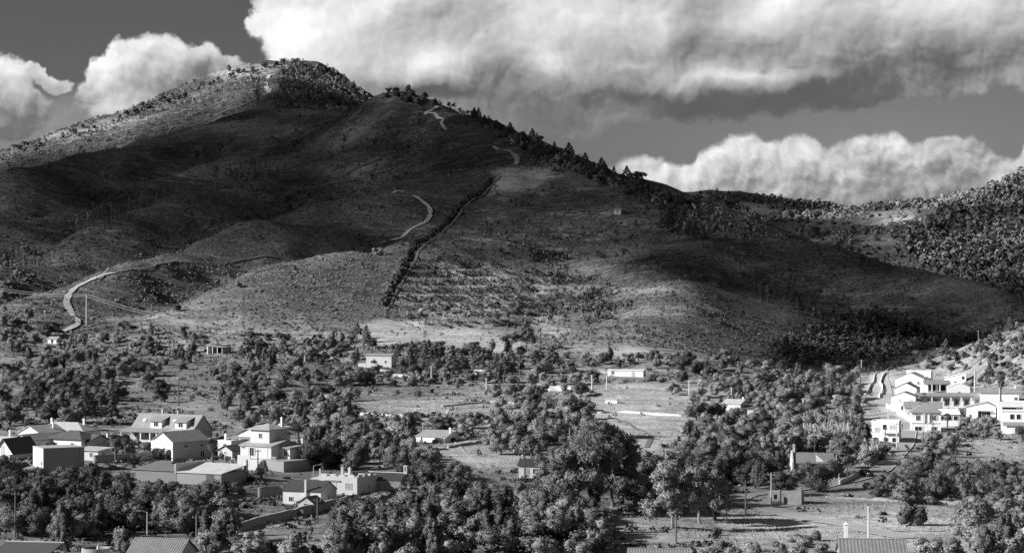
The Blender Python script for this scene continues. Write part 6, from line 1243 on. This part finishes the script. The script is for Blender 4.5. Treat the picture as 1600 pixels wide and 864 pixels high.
def spread_pts(n, poly, seed, wgt=None, dmin=0):
    """points on the ground, even over the land (not over the picture) inside an outline"""
    r_ = np.random.default_rng(seed); xs = [p[0] for p in poly]; ys = [p[1] for p in poly]
    ax, ay = [], []; need = n; guard = 0
    while need > 0 and guard < 40:
        guard += 1; d = r_.uniform(dmin or 860, 2300, 120000); u = r_.uniform(min(xs)-10, max(xs)+10, 120000); keep = r_.uniform(0, 1, 120000) < d/2300; d = d[keep]; u = u[keep]
        x = (u-HX)/F*d; z = hgt(x, d); py = HY-F*(z-CAMZ)/d; k = inpoly(u, py, poly)
        if wgt is not None: k &= r_.uniform(0, 1, len(d)) < wgt(u, py, x, d)
        ax.append(x[k]); ay.append(d[k]); need -= k.sum()
    return np.concatenate(ax)[:n], np.concatenate(ay)[:n]
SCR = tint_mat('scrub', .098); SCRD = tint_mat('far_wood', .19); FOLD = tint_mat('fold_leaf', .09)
def not_field(u, py, x, d):
    w = np.ones(len(u))*(.35+.65*sstep(fbm(x/40, d/40, 41, 3), -.5, .3))
    for poly, b in FIELDS: w = np.where(inpoly(u, py, poly), w*(1-b), w)
    for L, wd in ROADS:
        if L[:, 1].min() < 840: continue
        for i in range(0, len(L), 2): w = np.where((x-L[i, 0])**2+(d-L[i, 1])**2 < (wd*.5-.2)**2, 0, w)
    return w
MOUNT = [(-20, 520), (-20, 262), (430, 95), (560, 140), (690, 155), (1090, 322), (1330, 395), (1600, 470), (1600, 560), (1300, 590), (900, 540), (600, 525), (300, 522)]
r_ = np.random.default_rng(8)
def tufts(name, label, X, Y, Rr, Hh, m, seed):
    """very many low bushes as one mesh: five-sided jittered tufts"""
    n = len(X); r_ = np.random.default_rng(seed); Z = hgt(X, Y); a = r_.uniform(0, 6.28, n)[:, None]+np.arange(5)*1.2566+.3*r_.standard_normal((n, 5)); q = Rr[:, None]*(1+.25*r_.standard_normal((n, 5)))
    v = np.zeros((n, 6, 3)); v[:, :5, 0] = X[:, None]+q*np.cos(a); v[:, :5, 1] = Y[:, None]+q*np.sin(a); v[:, :5, 2] = Z[:, None]-.1; v[:, 5, 0] = X+.3*Rr*r_.standard_normal(n); v[:, 5, 1] = Y+.3*Rr*r_.standard_normal(n); v[:, 5, 2] = Z+Hh
    T = (np.array([(i, (i+1) % 5, 5) for i in range(5)])[None]+np.arange(n)[:, None, None]*6).reshape(-1, 3)
    me = new_mesh(name, v.reshape(-1, 3), tris=T); vattr(me, 'tint', np.repeat(r_.uniform(.6, 1.4, n), 6)); o = link(name, me, m); tag(o, label, None, None, 'stuff'); return o
X, Y = spread_pts(170000, MOUNT, 31, not_field); n = len(X); Rr = r_.gamma(4, .12, n)+.2; tufts('hillside_scrub', 'low rockrose and heath scrub covering the mountain slopes', X, Y, Rr, Rr*r_.uniform(.4, .95, n), SCR, 51)
FARR = [(1085, 300), (1345, 328), (1600, 270), (1620, 470), (1560, 470), (1450, 425), (1330, 395), (1190, 340)]
X, Y = spread_pts(9000, FARR, 33, lambda u, py, x, d: not_field(u, py, x, d)*(d > 1150)); n = len(X); Rr = r_.gamma(4, .25, n)+.4; blobs('far_scrub', 'sunlit scrub on the far right hills', X, Y, Rr, Rr*r_.uniform(.9, 1.5, n), SCR, 52)
def leafy(name, label, X, Y, Rr, Hh, m, seed, k=14, crown_=False):
    """bushes and far trees as loose heaps of leaf faces, one mesh"""
    n = len(X); r2 = np.random.default_rng(seed); Z = hgt(X, Y); d = r2.standard_normal((n, k, 3)); d[..., 2] = np.abs(d[..., 2]) if not crown_ else d[..., 2]+.35; d /= np.linalg.norm(d, axis=-1, keepdims=True)
    c = np.stack([X, Y, Z+(Hh*.55 if crown_ else 0)], -1); p = c[:, None]+d*np.stack([Rr, Rr, Hh*(.5 if crown_ else 1)], -1)[:, None]*r2.uniform(.5, 1.08, (n, k, 1)); nn = d+.5*r2.standard_normal((n, k, 3)); nn /= np.linalg.norm(nn, axis=-1, keepdims=True)
    a = np.cross(nn, r2.standard_normal((n, k, 3))); a /= np.linalg.norm(a, axis=-1, keepdims=True); b = np.cross(nn, a); s = (Rr[:, None]*.42*r2.uniform(.6, 1.3, (n, k)))[..., None]
    q = np.stack([p-a*s, p-b*s*.7, p+a*s, p+b*s*.7], 2); q[..., 2] = np.maximum(q[..., 2], Z[:, None, None]-.1)
    me = new_mesh(name, q.reshape(-1, 3), quads=np.arange(n*k*4).reshape(-1, 4), smooth=True); sn = d+.35*r2.standard_normal((n, k, 3)); sn /= np.linalg.norm(sn, axis=-1, keepdims=True); me.normals_split_custom_set_from_vertices(np.repeat(sn.reshape(-1, 3), 4, axis=0)); vattr(me, 'tint', np.repeat(r2.uniform(.55, 1.45, n), k*4)); o = link(name, me, m); tag(o, label, None, None, 'stuff')
def far_wood(name, label, n, poly, seed, hr, wgt, m=SCRD, k=3):
    X, Y = spread_pts(n, poly, seed, wgt); q = np.random.default_rng(seed); n = len(X); H = hr[0]+(hr[1]-hr[0])*q.beta(1.6, 2.6, n)
    leafy(name, label, X, Y, H*q.uniform(.26, .48, n), H, m, seed+1, 26, True)
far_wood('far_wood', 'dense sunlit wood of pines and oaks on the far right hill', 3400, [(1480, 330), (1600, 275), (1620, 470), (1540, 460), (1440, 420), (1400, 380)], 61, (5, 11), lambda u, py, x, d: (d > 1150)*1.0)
far_wood('far_wood', 'scattered trees along the far right skyline', 1300, [(1085, 302), (1345, 330), (1500, 305), (1500, 350), (1440, 390), (1330, 385), (1250, 350), (1100, 325)], 63, (4, 8), lambda u, py, x, d: not_field(u, py, x, d)*(d > 1150)*sstep(fbm(x/50, d/50, 7, 3), -.2, .4))
far_wood('summit_wood', 'dark evergreen wood on the summit flank', 1700, [(385, 106), (430, 98), (470, 100), (520, 112), (570, 150), (585, 165), (540, 185), (480, 182), (400, 160), (385, 130)], 65, (3.5, 8), lambda u, py, x, d: (d > 1850)*np.clip(sstep(u, 405, 450)+.25+.5*fbm(x/25, d/25, 8, 3), 0, 1)*((u > 436) | (u < 405)), k=3)
far_wood('summit_scrub', 'bushes dotting the sunlit summit slope', 1700, [(0, 240), (350, 112), (425, 100), (415, 150), (250, 212), (0, 270)], 67, (1.8, 5.5), lambda u, py, x, d: (d > 1700)*(.4+.6*sstep(fbm(x/40, d/40, 5, 3), -.3, .4)), k=2)
far_wood('shoulder_wood', 'dark oak wood covering the mountain shoulder', 1300, [(690, 162), (800, 212), (1090, 326), (1200, 350), (1180, 400), (1080, 370), (1000, 320), (900, 280), (830, 262), (790, 225)], 69, (3, 7), lambda u, py, x, d: (d < 1560)*1.0, k=3)
far_wood('gully_wood', 'dark bushes filling the gully between the terraces and the knoll', 420, [(790, 380), (900, 400), (970, 450), (1010, 490), (900, 512), (820, 490)], 71, (1.6, 4.5), lambda u, py, x, d: np.exp(-((u-(845+(py-400)*.9))/38)**2)*sstep(fbm(x/25, d/25, 9, 3), -.5, .5), FOLD)
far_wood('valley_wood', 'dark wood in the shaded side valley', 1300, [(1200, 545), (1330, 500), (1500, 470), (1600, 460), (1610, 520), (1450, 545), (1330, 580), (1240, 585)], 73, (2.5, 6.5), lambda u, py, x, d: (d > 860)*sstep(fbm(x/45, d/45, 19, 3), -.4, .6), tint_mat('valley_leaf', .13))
far_wood('slope_bushes', 'darker bushes scattered over the shaded slopes', 1800, MOUNT, 75, (2, 4.5), lambda u, py, x, d: sstep(fbm(x/70, d/70, 29, 3), .1, .7), k=2)
far_wood('hedge', 'dark straight hedge climbing the slope beside the firebreak', 10, [(0, 0)]*3, 1, (1, 2), None) if False else None
far_wood('terrace_brush', 'dark brush added to darken the terrace banks of the lower spur', 1500, [(600, 420), (700, 400), (880, 430), (900, 500), (760, 515), (600, 505)], 83, (.7, 1.9), lambda u, py, x, d: (d > 880)*sstep((hgt(x, d+2)-hgt(x, d-2))/4, .30, .55), FOLD)  # brush added along the banks to draw their shadow lines
# dark brush added in the folds to deepen their shading
def hollow(x, d):
    r0 = 26.0; return (hgt(x+r0, d)+hgt(x-r0, d)+hgt(x, d+r0)+hgt(x, d-r0))/4-hgt(x, d)
far_wood('fold_brush', 'dark brush added to deepen the folds of the mountain slopes', 3600, MOUNT, 81, (1.6, 4.4), lambda u, py, x, d: sstep(hollow(x, d), .5, 2.2), FOLD)
L = world_line([(604, 478), (618, 450), (640, 412), (675, 372), (716, 334), (756, 300), (772, 282)], 30); r2 = np.random.default_rng(4)
X = np.repeat(L[:, 0], 5)+r2.normal(0, .9, len(L)*5)-2.4; Y = np.repeat(L[:, 1], 5)+r2.normal(0, 2.5, len(L)*5); Rr = r2.uniform(.6, 1.35, len(X)); blobs('hedge', 'dark straight hedge climbing the slope beside the firebreak', X, Y, Rr, Rr*r2.uniform(1.0, 1.7, len(X)), tint_mat('hedge_leaf', .05), 77)
# low growth between the village trees
X, Y = [], []
for i in range(1):
    r2 = np.random.default_rng(90); d = np.sqrt(r2.uniform(290**2, 900**2, 30000)); u = r2.uniform(-20, 1620, 30000); x = (u-HX)/F*d; z = hgt(x, d); py = HY-F*(z-CAMZ)/d
    w = .25+.75*sstep(fbm(x/22, d/22, 55, 3), -.3, .5); k = r2.uniform(0, 1, len(d)) < w*.75
    for poly, b in FIELDS: k &= ~(inpoly(u, py, poly) & (r2.uniform(0, 1, len(d)) < b*1.1))
    for hx, hy, hr, _, _ in HOUSES: k &= (x-hx)**2+(d-hy)**2 > (hr*.85)**2
    for L_, wd in ROADS:
        for q in L_[::2]: k &= (x-q[0])**2+(d-q[1])**2 > (wd*.5+1.0)**2
    X, Y = x[k], d[k]
r2 = np.random.default_rng(91); Rr = r2.gamma(4, .13, len(X))+.2; leafy('undergrowth', 'low undergrowth between the trees and fields of the valley', X, Y, Rr, Rr*r2.uniform(.7, 1.4, len(X)), tint_mat('undergrowth', .14), 92)
def grass(n, seed):
    r2 = np.random.default_rng(seed); d = np.sqrt(r2.uniform(285**2, 800**2, n)); u = r2.uniform(-20, 1620, n); x = (u-HX)/F*d; z = hgt(x, d); py = HY-F*(z-CAMZ)/d; k = np.zeros(n, bool)
    for poly, b in FIELDS: k |= inpoly(u, py, poly)
    k |= r2.uniform(0, 1, n) < .25
    for hx, hy, hr, _, _ in HOUSES: k &= (x-hx)**2+(d-hy)**2 > (hr*.7)**2
    for L_, wd in ROADS:
        for q in L_[::2]: k &= (x-q[0])**2+(d-q[1])**2 > (wd*.5+.5)**2
    k &= r2.uniform(0, 1, n) < .3+.7*sstep(fbm(x/8, d/8, 15, 3), -.3, .5)
    x, d = x[k], d[k]; z = hgt(x, d); m_ = len(x); h = r2.uniform(.12, .42, m_); w = r2.uniform(.05, .14, m_); V = np.zeros((m_, 3, 3, 3)); a0 = r2.uniform(0, 6.28, m_)
    for j in range(3):
        a = a0+j*2.1; V[:, j, 0] = np.stack([x-w*np.cos(a), d-w*np.sin(a), z-.05], -1); V[:, j, 1] = np.stack([x+w*np.cos(a), d+w*np.sin(a), z-.05], -1); V[:, j, 2] = np.stack([x+r2.normal(0, .2, m_), d+r2.normal(0, .2, m_), z+h], -1)
    me = new_mesh('dry_grass', V.reshape(-1, 3), tris=np.arange(m_*9).reshape(-1, 3)); vattr(me, 'tint', np.repeat(r2.uniform(.8, 1.2, m_), 9)); o = link('dry_grass', me, tint_mat('dry_grass_blades', .34)); tag(o, 'tufts of dry pale grass on the meadows', None, None, 'stuff')
grass(150000, 93)
print('TREES', CNT, len(bpy.data.objects))
SC.cycles.use_denoising = True
SC.cycles.max_bounces = 4; SC.cycles.diffuse_bounces = 2; SC.cycles.glossy_bounces = 1; SC.cycles.transmission_bounces = 2; SC.cycles.transparent_max_bounces = 8
SC.cycles.caustics_reflective = False; SC.cycles.caustics_refractive = False
